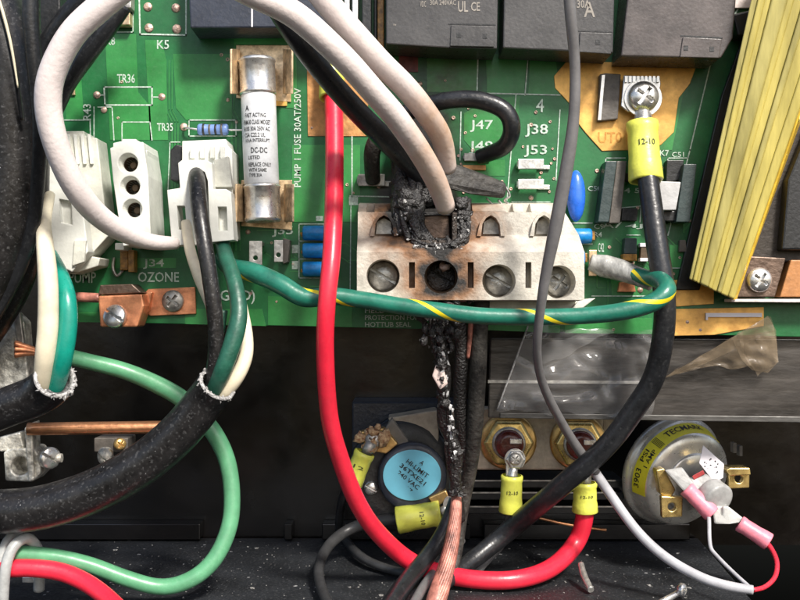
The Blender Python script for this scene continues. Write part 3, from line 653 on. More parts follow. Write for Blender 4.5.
# blue trimmers
for y in (233, 250.5, 269):
    mb = MB(); mb.lathe([(6.6, 0), (7.4, 1.5), (7.4, 34), (6.6, 35)], W(303, y, 11), ax=(1, 0, 0), seg=24)
    t = part('blue_capacitor', mb, 'bluetrim')
    mb = MB(); mb.ball(W(304, y+1.5, 13), 4, .5, 1, (1, .9, .8)); obj('end_terminal', mb, M['amber'], t)
for (x, y, l_) in ((567, 236, 24), (566, 258, 18)):
    mb = MB(); mb.lathe([(6.5, 0), (7.5, 1.5), (7.5, l_-1.5), (6.5, l_)], W(x, y, 10), ax=(1, 0, 0), seg=24); t = part('blue_capacitor', mb, 'bluetrim')
    mb = MB(); mb.box(x+l_-1, y-5, x+l_+4, y+4, 12, 2); obj('end_terminal', mb, M['amber'], t, bevel=.6)
# blue disc
mb = MB(); c = W(576, 196, 16)
mb.ball(c, 1, 0, 3, (9.2, 8.5, 25.5)); part('disc_capacitor', mb, 'blue', 'upright glossy blue disc capacitor behind the grey wire')
# right hand parts
for o_, h, m, lb in (([(606, 161), (617, 161), (609, 222), (598, 222)], 22, 'chip', None), ([(617, 161), (627, 161), (620, 223), (609, 223)], 15, 'chipbrown', None),
                     ([(684, 164), (697, 164), (690, 222), (676, 222)], 20, 'chip', None), ([(667, 160), (684, 160), (682, 180), (666, 182)], 10, 'dark', None),
                     ([(656, 181), (681, 182), (676, 210), (661, 210)], 26, 'relaygrey', 'pale grey box part right of the black wire'), ([(662, 211), (680, 211), (677, 221), (664, 221)], 14, 'dark', None),
                     ([(625, 238), (637, 238), (637, 254), (624, 254)], 12, 'chip', None), ([(623, 254), (637, 254), (637, 261), (623, 261)], 13, 'amber', None),
                     ([(641, 246), (649, 246), (649, 261), (640, 261)], 8, 'hole', None), ([(640, 243), (649, 243), (649, 247), (640, 247)], 9, 'whitelabel', None), ([(640, 258), (648, 258), (648, 261.5), (640, 261.5)], 9.4, 'whitelabel', None),
                     ([(620, 282), (634, 282), (636, 292), (618, 292)], 6, 'copper', None), ([(622, 208), (638, 208), (637, 221), (621, 221)], 5, 'dark', None),
                     ([(622, 172), (632, 174), (628, 182), (621, 180)], 3, 'dark', None), ([(680, 240), (686, 240), (687, 252), (679, 252)], 6, 'chipbrown', None)):
    mb = MB(); mb.prism(o_, h, .5); part('component', mb, m, lb, bevel=.7)

# ---- copper ground lug with screws
mb = MB(); mb.prism([(148, 289), (195, 287), (196, 314), (150, 316), (143, 308), (138, 300)], 4, .6); lug = part('ground_lug', mb, 'copper', 'copper lug strip with two screws along the lower left edge', bevel=.8)
mb = MB(); mb.prism([(98, 296), (142, 294), (144, 306), (137, 327), (100, 327)], 32, 2); obj('lug_block', mb, M['copper'], lug, bevel=1.6)
mb = MB(); mb.prism([(100, 285), (132, 284), (142, 293), (98, 295)], 26, 2); obj('lug_top', mb, M['bracket'], lug, bevel=1)
mb = MB(); mb.prism([(140, 298), (148, 292), (152, 292), (148, 312), (140, 318)], 12, 2); obj('lug_neck', mb, M['copper'], lug, bevel=1)
screw(173, 301, 5, 11, lug, 'dullsteel', dome=.4); screw(115, 316, 33, 12, lug, 'steel', cross=False, rot=(R(-18), 0, R(-10)), dome=.35)
mb = MB(); mb.tube([(78, 297, 20), (100, 298, 22)], 5, seg=10)
for a in range(6): mb.tube([(74, 297+3*math.sin(a), 20+3*math.cos(a)), (100, 298+3*math.sin(a), 22+3*math.cos(a))], 1.8, seg=6)
obj('bare_conductor', mb, M['pinkcopper'], lug)
# ---- screw terminal on the orange pad
mb = MB(); mb.prism([(600, 74), (606, 73), (621, 74), (618, 119), (598, 121)], 9, 1); st = part('screw_terminal', mb, 'chipbrown', 'bent brown terminal plate beside the bright cross-head screw', bevel=1)
mb = MB(); mb.prism([(598, 120), (602, 75), (605, 75), (601, 120)], 11, 9); obj('plate_edge', mb, M['steel'], st)
# ---- yellow coil transformer (own thing, stands beside the board)
tr = thing('transformer', 'transformer with a slanting ribbed yellow coil at the right edge', 'transformer', (740, 296, 10))
L0, L1 = (760, -40), (689, 279); Rr0, Rr1 = (850, -40), (734, 300)
mb = MB(); mb.hull([(*L0, 74), (*L1, 34), (*Rr1, 34), (*Rr0, 74)], [(772, -40, 8), (694, 276, 4), (742, 290, 4), (860, -40, 8)])
obj('coil_body', mb, M['yellowedge'], tr, bevel=1)
nr = 9
for i in range(nr):      # the wraps of tape along the coil's face, each its own ridge
    UB = (0, .08, .16, .24, .42, .50, .62, .70, .86, 1.0); u0 = UB[i]-(.004 if i else 0); u1 = UB[i+1]+.004
    def q(u, t, dh): return (L0[0]+(Rr0[0]-L0[0])*u+((L1[0]+(Rr1[0]-L1[0])*u)-(L0[0]+(Rr0[0]-L0[0])*u))*t, L0[1]+(Rr0[1]-L0[1])*u+((L1[1]+(Rr1[1]-L1[1])*u)-(L0[1]+(Rr0[1]-L0[1])*u))*t, 74-40*t+dh)
    dh = (2.2, 4.4, 2.6, 5.2, 4.0, 2.4, 5.0, 3.1, 4.6)[i]
    mb = MB(); mb.hull([q(u0, 0, dh), q(u0, 1, dh), q(u1, 1, dh), q(u1, 0, dh)], [q(u0, 0, -.5), q(u0, 1, -.5), q(u1, 1, -.5), q(u1, 0, -.5)])
    obj('tape_wrap', mb, M['yellowcoil' if i % 3 else 'yellowcoil2'], tr, bevel=2.4, seg=4)
mb = MB(); mb.hull([(812, 40, 60), (733, 300, 36), (737, 299, 30), (826, 40, 50)], [(812, 40, 56), (733, 300, 30), (737, 299, 26), (826, 40, 44)]); obj('coil_flange', mb, M['yellowedge'], tr)
mb = MB(); mb.prism([(758, 210), (800, 90), (900, 90), (900, 262), (742, 262)], 16, -20); obj('core', mb, M['core'], tr, bevel=1.5)
mb = MB(); mb.prism([(788, 180), (812, 120), (900, 120), (900, 250), (782, 250)], 30, 10); obj('core_yoke', mb, M['dark'], tr, bevel=2)
mb = MB(); mb.prism([(745, 256), (786, 258), (775, 297), (733, 297)], 22, 4); obj('foot_bracket', mb, M['bracket'], tr, bevel=1)
screw(759, 280, 23, 12.5, tr, 'steel', dome=.45)
mb = MB(); mb.prism([(791, 260), (880, 260), (880, 297), (780, 297)], 22, 4); obj('orange_plate', mb, M['orange'], tr, bevel=1)
mb = MB(); mb.prism([(731, 299), (880, 299), (880, 303), (731, 302)], 23, 2); obj('plate_edge', mb, M['pinkwhite'], tr, bevel=.6)
mb = MB()
for i in range(26):
    t = random.random(); x = 808-60*t+random.uniform(-3, 4); y = 92+130*t; mb.ball(W(x, y, 42-10*t), random.uniform(1.5, 4), 1, 1, (1, .7, 1.6), False)
obj('glue_beads', mb, M['yellowcoil'], tr, kind='stuff')

# ---- grey bar, film and beige plate below the board
mb = MB(); mb.hull([(490, 338, -12), (488, 418, -12), (900, 424, -12), (900, 340, -12)], [(490, 338, -30), (488, 408, -60), (900, 412, -60), (900, 340, -30)])
gb = thing('metal_bar', 'worn dark grey metal bar under the lower right edge of the board', 'bar', (690, 424, -12))
obj('bar_body', mb, M['bar'], gb, bevel=1.5)
mb = MB(); mb.hull([(488, 380, -10.5), (488, 383, -10.5), (640, 384, -10.5), (640, 381, -10.5)], [(488, 380, -12.2), (488, 383, -12.2), (640, 384, -12.2), (640, 381, -12.2)]); obj('bar_ridge', mb, M['dullsteel'], gb)
mb = MB(); mb.hull([(500, 413, -10), (500, 418, -10), (900, 424, -10), (900, 418, -10)], [(500, 413, -12.4), (500, 418, -12.4), (900, 424, -12.4), (900, 418, -12.4)]); obj('bar_lip', mb, mat('bar_lip', (.16, .155, .145), .45, metal=.4, var=.5, vs=.02, aniso=(.3, 1, 1)), gb, bevel=.6)
mb = MB(); mb.box(706, 313, 762, 317, 4, 1.6); mb.box(706, 317, 708, 320, 4, 1.6); obj('label_strip', mb, M['whitelabel'], gb)
# crumpled film
film = thing('plastic_film', 'creased clear plastic film hanging over the grey bar', 'plastic film', (600, 330, 8))
def sheet(poly, hs, m, name, parent, th=.35):
    v = [W(x, y, h) for (x, y), h in zip(poly, hs)]
    return v
def facets(name, tris, m):
    for t in tris:
        mb = MB(); vs = [W(*p) for p in t]; n = (vs[1]-vs[0]).cross(vs[2]-vs[0]).normalized()*.4*U
        k = len(vs); mb.add(vs+[v+n for v in vs], [tuple(range(k)), tuple(reversed(range(k, 2*k)))]+[((i+1) % k, i, k+i, k+(i+1) % k) for i in range(k)])
        obj(name, mb, m, film)
def crumple(name, c4, nx, ny, amp, m, sc=.022, holes=None):
    """creased thin sheet spanned between four corners (x,y,h)"""
    top, bot = [], []
    for j in range(ny+1):
        for i in range(nx+1):
            u, v = i/nx, j/ny
            p = [(c4[0][k]*(1-u)+c4[1][k]*u)*(1-v)+(c4[3][k]*(1-u)+c4[2][k]*u)*v for k in range(3)]
            q = Vector((p[0]*sc, p[1]*sc*1.4, 3.1)); f = abs(noise.noise(q))+.5*abs(noise.noise(q*2.3+Vector((5, 1, 0))))
            e = noise.noise(Vector((p[0]*.05, p[1]*.05, 9)))*5
            P = W(p[0]+(e if i in (0, nx) else 0), p[1]+(e if j in (0, ny) else 0), p[2]+amp*(f-.3)); top.append(P); bot.append(P+Vector((0, .35*U, 0)))
    w = nx+1; fs = []
    for j in range(ny):
        for i in range(nx): fs.append((j*w+i, (j+1)*w+i, (j+1)*w+i+1, j*w+i+1))
    mb = MB(); mb.add(top, fs, True); obj(name, mb, m, film)
crumple('film_sheet', [(528, 326, 6), (668, 332, 10), (652, 417, -2), (497, 412, -3)], 44, 26, 16, M['film'])
crumple('film_fold', [(530, 350, 10), (598, 328, 14), (612, 330, 14), (546, 366, 10)], 20, 6, 6, M['film'])
crumple('brown_reflection', [(735, 332, 13), (770, 316, 15), (779, 362, 9), (757, 376, 5)], 16, 14, 9, M['reflectbrown'], .05)
crumple('brown_reflection', [(664, 379, 2), (742, 330, 12), (752, 366, 9), (706, 366, 5)], 20, 10, 8, M['reflectbrown'], .05)
mb = MB(); mb.tube([(528, 326, 6.5), (512, 370, 2), (497, 410, -3.5)], .9, seg=6); obj('crease', mb, M['frayed'], film)
facets('brown_reflection', [[(664, 378, 0), (732, 338, 9), (768, 316, 12), (776, 330, 10), (700, 366, 2)], [(732, 338, 9), (776, 330, 10), (778, 362, 6), (768, 373, 3), (752, 370, 3), (742, 360, 6)]], M['reflectbrown'])  # flat facets of the painted brown reflection

bp = thing('heater_plate', 'beige plate carrying the two brass fittings below the board', 'plate', (540, 478, -100))
mb = MB(); mb.prism([(452, 408), (604, 409), (602, 466), (584, 470), (478, 470), (452, 470)], -100, -125); obj('plate_body', mb, M['beige'], bp, bevel=2)
mb = MB(); mb.box(603, 412, 616, 432, -105, -125); obj('plate_tab', mb, M['beige'], bp, bevel=1)
for y, h in ((482, -130), (494, -140), (508, -150)):
    mb = MB(); mb.box(452, y-2, 624, y+6, h, h-60); obj('plate_rib', mb, M['dark'], bp, bevel=1.2)
    mb = MB(); mb.box(470, y-2, 616, y-.6, h+.8, h+.1); obj('rib_edge', mb, M['dullsteel'], bp)
def fitting(x, y, label, sx, sy):
    f = thing('heater_terminal', label, 'terminal', (x, y, -98), 'brass heater terminals on the beige plate')
    o = W(x, y, -98); ax = (-.06, -1, .0)
    mb = MB(); mb.lathe([(31, -2), (31, 3), (29, 5), (22, 5)], o, ax, seg=40); obj('washer', mb, M['brass'], f)
    mb = MB(); mb.lathe([(27, 4.5), (27.6, 6), (27.6, 15), (25, 18), (16, 18.5)], o, ax, seg=6, smooth=False); obj('hex_nut', mb, M['brassbright'], f, bevel=1.4)
    mb = MB(); mb.lathe([(18, 16), (18, 21), (16.6, 22), (15.5, 22)], o, ax, seg=32); obj('collar', mb, M['dullsteel'], f)
    mb = MB(); mb.lathe([(15.5, 18), (15.5, 27), (14, 30), (8, 31)], o, ax, seg=32); obj('insulator', mb, M['redceramic'], f)
    mb = MB(); mb.lathe([(4, 28), (4, 40)], W(sx, sy-6, -98), ax, seg=16); obj('threaded_pin', mb, M['steel'], f)
    mb = MB(); mb.box(sx-4, y-2, sx+8, y+3, -64, -68); obj('bright_tab', mb, M['steel'], f, bevel=.6)
    return f
f1 = fitting(508, 441, 'left brass terminal with dark red insulator on the beige plate', 514, 457)
f2 = fitting(578, 442, 'right brass terminal partly behind the thin grey wire', 588, 462)
mb = MB(); mb.lathe([(10.5, 0), (10.5, 6), (9, 7)], W(515, 459, -62), seg=6, smooth=False); obj('nut', mb, M['steel'], f1, bevel=.6)
screw(515, 459, -55, 6.5, f1, 'dullsteel')

# ------------------------------------------------------------------ wires
def wire(name, label, pts, r, m, group=None, cat='wire', seg=18, **k):
    mb = MB(); mb.tube(pts, r, seg=seg, **k)
    o = obj(name, mb, M[m], label=label, cat=cat, group=group, at=pts[-1]); o['_'] = 0; del o['_']
    o_path[o.name] = (mb.path, mb.tan); return o
o_path = {}
def wthing(name, label, at, cat='wire', group=None): return thing(name, label, cat, at, group)
def wpart(name, t, pts, r, m, seg=18, **k):
    mb = MB(); mb.tube(pts, r, seg=seg, **k); return obj(name, mb, M[m] if isinstance(m, str) else m, t), mb

def barrel(t, a, b, r, mark='12-10', m='yellow', flat=1.0):
    """crimp sleeve from a to b (x,y,h) with a slight flare and its stamped mark"""
    A, B = W(*a), W(*b); L = (B-A).length/U; ax = (B-A).normalized(); k = K(a[2])
    mb = MB(); r = r*k
    mb.lathe([(r*.80, 0), (r*.96, .8), (r*.97, L*.12), (r*.90, L*.2), (r*.93, L*.34), (r*.93, L*.6), (r*.99, L*.72), (r*1.04, L*.97), (r*.98, L), (r*.82, L), (r*.80, L*.8)], A, ax, seg=32, close=False)
    o = obj('crimp_sleeve', mb, M[m], t)
    if mark:
        side = ax.cross(Vector((0, -1, 0))).normalized(); fr = side.cross(ax).normalized()
        if fr.y > 0: fr = -fr
        def fn(u, v):
            al = R(-30+60*u); s_ = side if side.x > 0 else -side
            return A+ax*L*U*(.46-.10*v)+(s_*math.sin(al)+fr*math.cos(al))*(r*.935+.5)*U
        text_map(mark, fn, M['fadedink'], o)
    return o
def ringterm(t, x, y, h, r, tail, m='steel'):
    mb = MB(); c = W(x, y, h)
    mb.lathe([(r*.45*K(h), -1.2), (r*K(h), -1.2), (r*K(h), 1.2), (r*.45*K(h), 1.2), (r*.45*K(h), -1.2)], c, seg=32, close=False, smooth=False)
    obj('ring_tongue', mb, M[m], t, bevel=.3)
    mb = MB(); mb.tube([(x+(tail[0]-x)*.45, y+(tail[1]-y)*.45, h), tail], [r*.4, r*.55], seg=12, sub=3); obj('tongue_neck', mb, M[m], t)

# black power wire with yellow ring terminal (right)
t = wthing('ring_terminal_wire', 'thick black wire with a yellow crimp sleeve screwed to the orange pad', (642, 97, 20))
wpart('insulation', t, [(647, 172, 34), (649, 185, 38), (657, 245, 52), (664, 290, 58), (664, 330, 55), (655, 375, 45), (636, 407, 35), (605, 448, 20), (560, 487, -5), (512, 528, -60), (478, 556, -50), (450, 578, -20), (428, 596, 12), (412, 612, 40)], [10.5, 10.5, 11, 11, 11, 11, 11, 10.5, 10.5, 10, 9, 8], 'black')
ringterm(t, 643, 98, 14, 19, (643, 126, 20)); mb = MB(); mb.prism([(624, 75), (660, 77), (661, 84), (656, 112), (628, 112), (621, 106)], 13, 10.5); obj('square_washer', mb, M['steel'], t, bevel=.8)
mb = MB()
for i in range(9): mb.box(625+i*4, 76, 627.4+i*4, 82, 16, 12)
obj('lock_teeth', mb, M['steel'], t)
screw(643, 97, 16, 15.5, t, 'steel', dome=.55, label='bright cross-head screw')
barrel(t, (642, 122, 20), (646, 181, 30), 16.5, '12-10')
# red main wire
t = wthing('red_wire', 'thick red wire dropping down the board and curving back up to the right terminal', (583, 512, -60))
wpart('insulation', t, [(333, 92, 20), (334, 110, 28), (334.5, 175, 60), (332, 250, 98), (327, 300, 108), (325, 350, 100), (329, 415, 75), (340, 458, 50), (357, 502, 20), (378, 533, -10), (408, 560, -40), (440, 573, -28), (480, 580, -16), (520, 579, -18), (553, 567, -46), (576, 543, -75), (584, 520, -70), (585, 500, -66)], [9.3]*4+[9]*13+[9], 'red', seg=22)
barrel(t, (585, 482, -66), (585, 512, -68), 12.5, '12-10')
ringterm(t, 588, 462, -62, 10, (586, 484, -66))
barrel(t, (331, 60, 10), (333, 98, 20), 13.5, None)
mb = MB(); mb.box(320, 40, 342, 64, 9, 6.6); obj('ring_tongue', mb, M['dullsteel'], t, bevel=1)
# small dark wire to left fitting
t = wthing('ring_terminal_lead', 'short grey lead with an upright yellow crimp sleeve under the left brass terminal', (515, 460, -60))
ringterm(t, 515, 459, -60, 10.5, (512, 478, -60)); mb = MB(); mb.box(506, 464, 514, 478, -60, -64); obj('tongue_plate', mb, M['steel'], t, bevel=.6)
barrel(t, (512, 475, -60), (510.5, 512, -64), 11.5, '12-10')
wpart('insulation', t, [(511, 505, -64), (510, 522, -72), (500, 545, -90), (484, 562, -88), (472, 578, -50)], 5, 'grey')
# striped green wire
t = wthing('striped_green_wire', 'green wire with a thin yellow stripe crossing below the terminal block', (590, 262, 15))
wpart('insulation', t, [(222, 258, 30), (232, 268, 48), (252, 272, 62), (280, 284, 72), (304, 298, 76), (330, 296, 74), (358, 299, 74), (400, 306, 78), (440, 311, 82), (480, 316, 84), (530, 317, 84), (580, 316, 86), (625, 311, 90), (654, 302, 90), (667, 290, 86), (660, 280, 66), (648, 278, 44), (632, 274, 30)],
      [8.5, 9.5, 10, 10, 9.5, 9, 8.5, 8.5, 8.5, 8.5, 8.5, 8.5, 9, 9.3, 9.5, 9, 8, 7], 'striped', seg=22)
mb = MB(); mb.tube([(590, 262, 14), (604, 266, 16), (620, 270, 22), (636, 276, 30), (652, 281, 38)], [8, 11.5, 11, 9.5, 10], seg=16)
obj('heat_shrink', mb, mat('grey_translucent_sleeve', (.38, .38, .36), .3, var=.4, vs=.08, bump=.6, bs=.1, aniso=(1, 1, .5), coat=.2), t)
mb = MB(); mb.box(589, 250, 597, 276, 15, 12); obj('flag_terminal', mb, M['tin'], t, bevel=.6)
# grey wire
t = wthing('grey_wire', 'thin grey wire running from the top edge past the block to the lower right', (752, 590, 60))
gp = [(568, -20, 170), (571, 20, 165), (575, 65, 155), (574, 115, 150), (568, 160, 145), (556, 225, 135), (547, 268, 125), (541, 305, 115), (537, 345, 95), (540, 375, 70), (552, 405, 45), (572, 440, 10), (596, 473, -5)]
wpart('upper_jacket', t, gp, [6, 5.8, 5.3, 5.6, 6.6, 6.8, 5.6, 4.8, 4.4, 4.3, 4.6, 4.8, 4.8], 'grey')
wpart('lower_jacket', t, [(592, 468, -5), (610, 494, -5), (636, 530, 5), (665, 557, 20), (700, 577, 40), (728, 586, 50), (753, 590, 55)], [5, 5, 5, 5, 5, 5, 4.6], 'greylt')
# white wires
WG = 'white heavy wires'
wire('white_wire', 'left white wire making a big arc from the top down to the black wire plug', [(150, -30, 190), (112, -2, 195), (76, 30, 195), (54, 66, 190), (48, 100, 185), (56, 145, 175), (78, 192, 155), (112, 226, 120), (145, 241, 85), (176, 243, 58)], [13.5, 13.5, 13.5, 13.5, 13.5, 12.8, 12.4, 10.8, 8.5, 6.2], 'white', seg=26, wob=1.2)
wire('white_wire', 'middle white wire ending in the black char of the terminal block', [(205, -34, 230), (240, -12, 225), (282, 7, 215), (312, 28, 205), (344, 58, 190), (378, 96, 165), (408, 134, 135), (432, 172, 100), (446, 208, 62)], [13.5, 13.5, 13.5, 13.5, 13, 12.4, 12, 11.4, 9.5], 'whitetan', seg=26, wob=1.2)
wire('white_wire', 'right white wire ending behind the middle one above the block', [(300, -30, 190), (324, -2, 185), (352, 32, 170), (386, 68, 145), (420, 104, 110), (440, 134, 75), (447, 168, 40)], [13, 13, 12.8, 12.2, 11.8, 11, 9.5], 'whitetan', seg=26, wob=1.2)
# black wires behind
wire('black_wire', 'thick black wire running behind the middle white wire into the char', [(262, -20, 170), (282, 14, 165), (300, 42, 155), (326, 76, 130), (356, 110, 100), (388, 142, 70), (412, 166, 45), (430, 186, 34)], [12, 12, 11.5, 11, 11, 11, 10.5, 9], 'black')
wire('black_wire', 'black wire behind the big white arc at the top left', [(130, -30, 130), (96, -6, 125), (66, 24, 115), (44, 60, 105), (28, 110, 95)], 14, 'black', seg=20)
wire('black_wire', 'black wire seen inside the curve of the white arc', [(124, 6, 60), (106, 30, 60), (84, 60, 55), (68, 86, 45), (52, 120, 35)], [8, 9.5, 9, 7, 7], 'black')
wire('black_stub', 'short sooty black stub standing on a metal tab left of the white wires', [(402, 148, 50), (384, 134, 46), (373, 148, 40), (372, 166, 25), (373, 180, 10)], [9, 9, 8.5, 8, 7.5], 'sootwire')
wire('black_loop', 'glossy black wire looping over the J47 marking', [(398, 116, 22), (424, 106, 34), (450, 100, 42), (478, 100, 46), (504, 110, 48), (512, 128, 46), (505, 146, 34), (488, 154, 16), (478, 157, 10)], [8.5, 8.5, 8.5, 9, 9, 9, 8.5, 8, 7], 'black', seg=22)
mb = MB(); mb.hull([(440, 160, 46), (436, 186, 50), (470, 194, 46), (505, 199, 36), (507, 183, 36), (462, 166, 42)], [(440, 160, 30), (436, 186, 32), (470, 194, 28), (505, 199, 22), (507, 183, 22), (462, 166, 26)])
obj('burnt_wire_end', mb, M['sootwire'], label='flat sooty grey wire end sticking out right of the white wires', cat='wire', bevel=5, seg=4)
mb = MB(); mb.tube([(505, 186, 30), (510, 196, 28), (504, 200, 26), (512, 206, 20)], 1.2, seg=6); mb.tube([(498, 200, 26), (508, 210, 20)], 1.2, seg=6); mb.tube([(486, 198, 26), (500, 211, 26)], 1.0, seg=6)
obj('bare_strands', mb, M['steel'], label='few bare bright strands beside the sooty wire end above the block', cat='wire')
wire('burnt_black_wire', 'charred black wire rising from the burnt position left of the white wire', [(400, 236, 50), (398, 205, 42), (402, 175, 34), (400, 145, 26), (404, 120, 12)], [6, 8, 9, 8, 6], 'char')
# burnt wires below block
t = wthing('charred_wire', 'crusted charred wire hanging straight down below the burnt screw', (436, 305, 60))
P_ = [(446, 300, 60), (440, 318, 56), (442, 345, 45), (440, 372, 40), (444, 410, 20), (452, 450, 5), (457, 490, -10), (458, 522, -25)]
wpart('burnt_insulation', t, P_, [7, 8, 6.5, 5.5, 6, 6, 6, 5], 'char', wob=7)
mb = MB()
for x, y, h, w_, n in ((438, 318, 58, 22, 50), (438, 334, 54, 20, 40), (442, 352, 46, 10, 22), (443, 374, 40, 6, 16), (442, 400, 26, 6, 18), (449, 430, 14, 6, 16), (455, 462, 0, 6, 16), (457, 496, -10, 5, 14)):
    crust(mb, x, y, w_, 16, h-4, h+14, int(n*.6), 1.1, 3.8)
for k in range(5): drip(mb, [(430+k*4, 306, 62), (428+k*5, 326, 60), (434+k*3, 346, 52), (440+k, 372, 42), (442+k, 405, 26)], 1.2, 3.2)
for k in range(4): drip(mb, [(441+k*2, 380, 40), (443+k*2, 420, 22), (449+k*2, 460, 4), (454+k, 505, -16)], 1.2, 2.8)
obj('char_crust', mb, M['char'], t, kind='stuff')
mb = MB()
for i in range(42):
    k = random.random(); y = 312+200*k; x = 440+18*k+random.uniform(-5, 5)*(2.2-k*1.6)*(.5+(k<.15)); mb.ball(W(x, y, 72-80*k+random.uniform(-4, 2)), random.uniform(.8, 2.1), 1, 1, (1, .8, 1.6), False)
obj('ash_flakes', mb, mat('ash_flake', (.5, .5, .5), .5, var=.3), t, kind='stuff')
mb = MB(); mb.hull([(436, 364, 52), (432, 376, 52), (440, 390, 50), (448, 384, 50), (443, 366, 50)], [(436, 364, 44), (432, 376, 44), (440, 390, 42), (448, 384, 42), (443, 366, 42)]); obj('bare_patch', mb, mat('pink_patch', (.60, .48, .44), .5), t, 'pale bare patch', bevel=1.5)
t = wthing('bared_copper_wire', 'pinkish-brown bared wire leaving the bottom edge across the red wire', (440, 605, 20))
wpart('core_bundle', t, [(457, 490, -16), (454, 530, -4), (447, 565, 22), (436, 600, 46), (430, 630, 60)], [5, 7, 8.5, 10, 10.5], 'pinkcopper', seg=20)
for i in range(16):
    a0_ = i/16*6.283; P2 = []
    for k in range(7):
        u = k/6; a = a0_+u*2.6; rr = 3.2+5.4*u; P2.append((457-27*u*u-2*u+rr*math.cos(a)*.95, 486+140*u, -16+76*u+rr*math.sin(a)*.95))
    wpart('strand', t, P2, [1.2, 1.6, 1.9, 2.1, 2.2, 2.3, 2.3], 'pinkcopper', seg=8)
wire('sooty_wire', 'sooty black wire hanging straight down right of the charred one', [(482, 300, 30), (480, 330, 28), (478, 370, 20), (475, 420, 5), (470, 465, -20), (462, 510, -35), (456, 560, -30), (446, 584, -8)], [8, 8, 8.5, 8.5, 8, 6.5, 5, 4], 'sootwire')
wire('thin_burnt_wire', 'thin burnt wire between the charred and the sooty wire under the block', [(471, 318, 32), (470, 335, 30), (468, 358, 26)], [3, 2.6, 1.8], 'pinkcopper')
wire('burnt_black_wire', 'charred black wire squeezed behind the crusted one and the sooty one', [(458, 315, 30), (462, 345, 22), (460, 390, 10), (462, 430, -5), (466, 470, -25), (462, 505, -40)], [8, 7, 7, 7, 6, 5], 'char')
# lower dark wires
wire('dark_cable', 'glossy dark cable slanting down to the bottom edge beside the bared copper wire', [(456, 500, -60), (445, 530, -55), (428, 556, -35), (404, 585, 20), (380, 622, 110)], [7, 8, 8.5, 9.5, 10], 'black')
wire('dark_cable', 'thin dark cable lying just right of the glossy one at the bottom edge', [(462, 540, -95), (445, 560, -60), (424, 586, 10), (404, 622, 110)], [4, 4.5, 5, 5], 'grey')
t = wthing('looped_lead', 'dark grey lead with a sideways yellow crimp sleeve looping left on the floor', (440, 515, -90))
barrel(t, (441, 513, -95), (397, 520, -98), 13.5, '12-10')
ringterm(t, 452, 504, -92, 9, (441, 512, -94), 'dullsteel')
wpart('insulation', t, [(402, 519, -98), (380, 521, -110), (352, 528, -125), (330, 544, -100), (319, 566, -45), (322, 590, 15), (338, 622, 105)], [5.5, 6, 5.8, 5.5, 5.2, 5.2, 5.2], 'darkgrey')
wire('thin_grey_lead', 'thin dark grey lead curving right from the loop under the red wire', [(340, 515, -205), (343, 535, -190), (360, 556, -115), (385, 568, -78), (412, 574, -58), (440, 574, -50)], [3, 4, 4.5, 4.5, 4.5, 4.5], 'darkgrey')
wire('bare_copper_wire', 'thin bare copper wire on the dark floor left of the red bend', [(536, 517, -160), (560, 523, -155), (590, 528, -160), (606, 530, -165)], 1.6, 'rod', seg=10)

# ---- left cables
BG = 'black jacketed cables'
wire('black_cable', 'black cable along the left edge, foremost of the upright ones', [(-20, -30, 120), (-2, 20, 120), (8, 80, 120), (14, 150, 115), (8, 215, 110), (-14, 275, 105), (-60, 340, 100)], [30, 30, 28, 27, 29, 30, 30], 'jacket', cat='cable', seg=28)
wire('black_cable', 'black cable between the leftmost one and the white arc', [(20, -30, 80), (22, 30, 80), (30, 100, 78), (32, 170, 72), (28, 240, 66), (8, 300, 60), (-40, 370, 55)], [20, 18, 17, 17, 17, 16, 16], 'jacket', cat='cable', seg=28)
wire('black_cable', 'slim glossy black cable lying over the two thick ones at the top left', [(34, -30, 165), (30, 10, 165), (34, 60, 160), (40, 120, 150), (38, 180, 135), (30, 240, 118), (4, 300, 105), (-30, 350, 95)], [8, 8, 8, 7.5, 7, 7, 7, 7], 'black', cat='cable')
wire('highlighted_cable', 'thin black wire with a painted highlight line at the top left corner', [(-6, -10, 168), (4, 20, 166), (11, 50, 162), (17, 85, 155), (22, 120, 142)], [3.6, 3.2, 2.8, 2.4, 2], 'black')  # plain black strand that carries the painted highlight
mb = MB(); mb.tube([(-4, -10, 173), (5, 20, 171), (12, 50, 166), (18, 88, 158)], [1.5, 1.7, 1.5, .8], seg=8); obj('cable_highlight', mb, M['cream'], label='pale cream painted highlight along the left black cable', cat='painted highlight')  # highlight on the cable's edge, painted as a cream tube
def sheathed(name, label, pts, r, endp, seg=32):
    t = thing(name, label, 'cable', pts[0]); mb = MB(); mb.tube(pts, r, seg=seg, cap=False)
    obj('jacket', mb, M['jacket'], t)
    e, T = mb.path[-1], mb.tan[-1]; rr = (r[-1] if isinstance(r, list) else r)*K(pts[-1][2])
    mb2 = MB(); mb2.lathe([(rr*.99, 0), (rr*.97, 2), (rr*.82, 1.5), (rr*.80, -12)], e, T, seg=32, close=False); obj('cut_end', mb2, M['frayed'], t)
    mb2 = MB(); mb2.lathe([(rr*.8, -12), (.5, -12.5)], e, T, seg=24, close=False); obj('filler', mb2, M['dark'], t)
    mb2 = MB(); X = T.cross(Vector((0, 1, .1))).normalized(); Y = T.cross(X)
    for i in range(120):
        a = random.uniform(0, 6.28); q = e+(X*math.cos(a)+Y*math.sin(a))*rr*random.uniform(.84, 1.0)*U+T*random.uniform(-2, 2.5)*U
        mb2.ball(q, random.uniform(.4, 1.5), 1, 1, (random.uniform(.4, 1.6), random.uniform(.4, 1.2), random.uniform(.4, 2)), False)
    obj('frayed_shield', mb2, M['frayed'], t, kind='stuff')
    return t
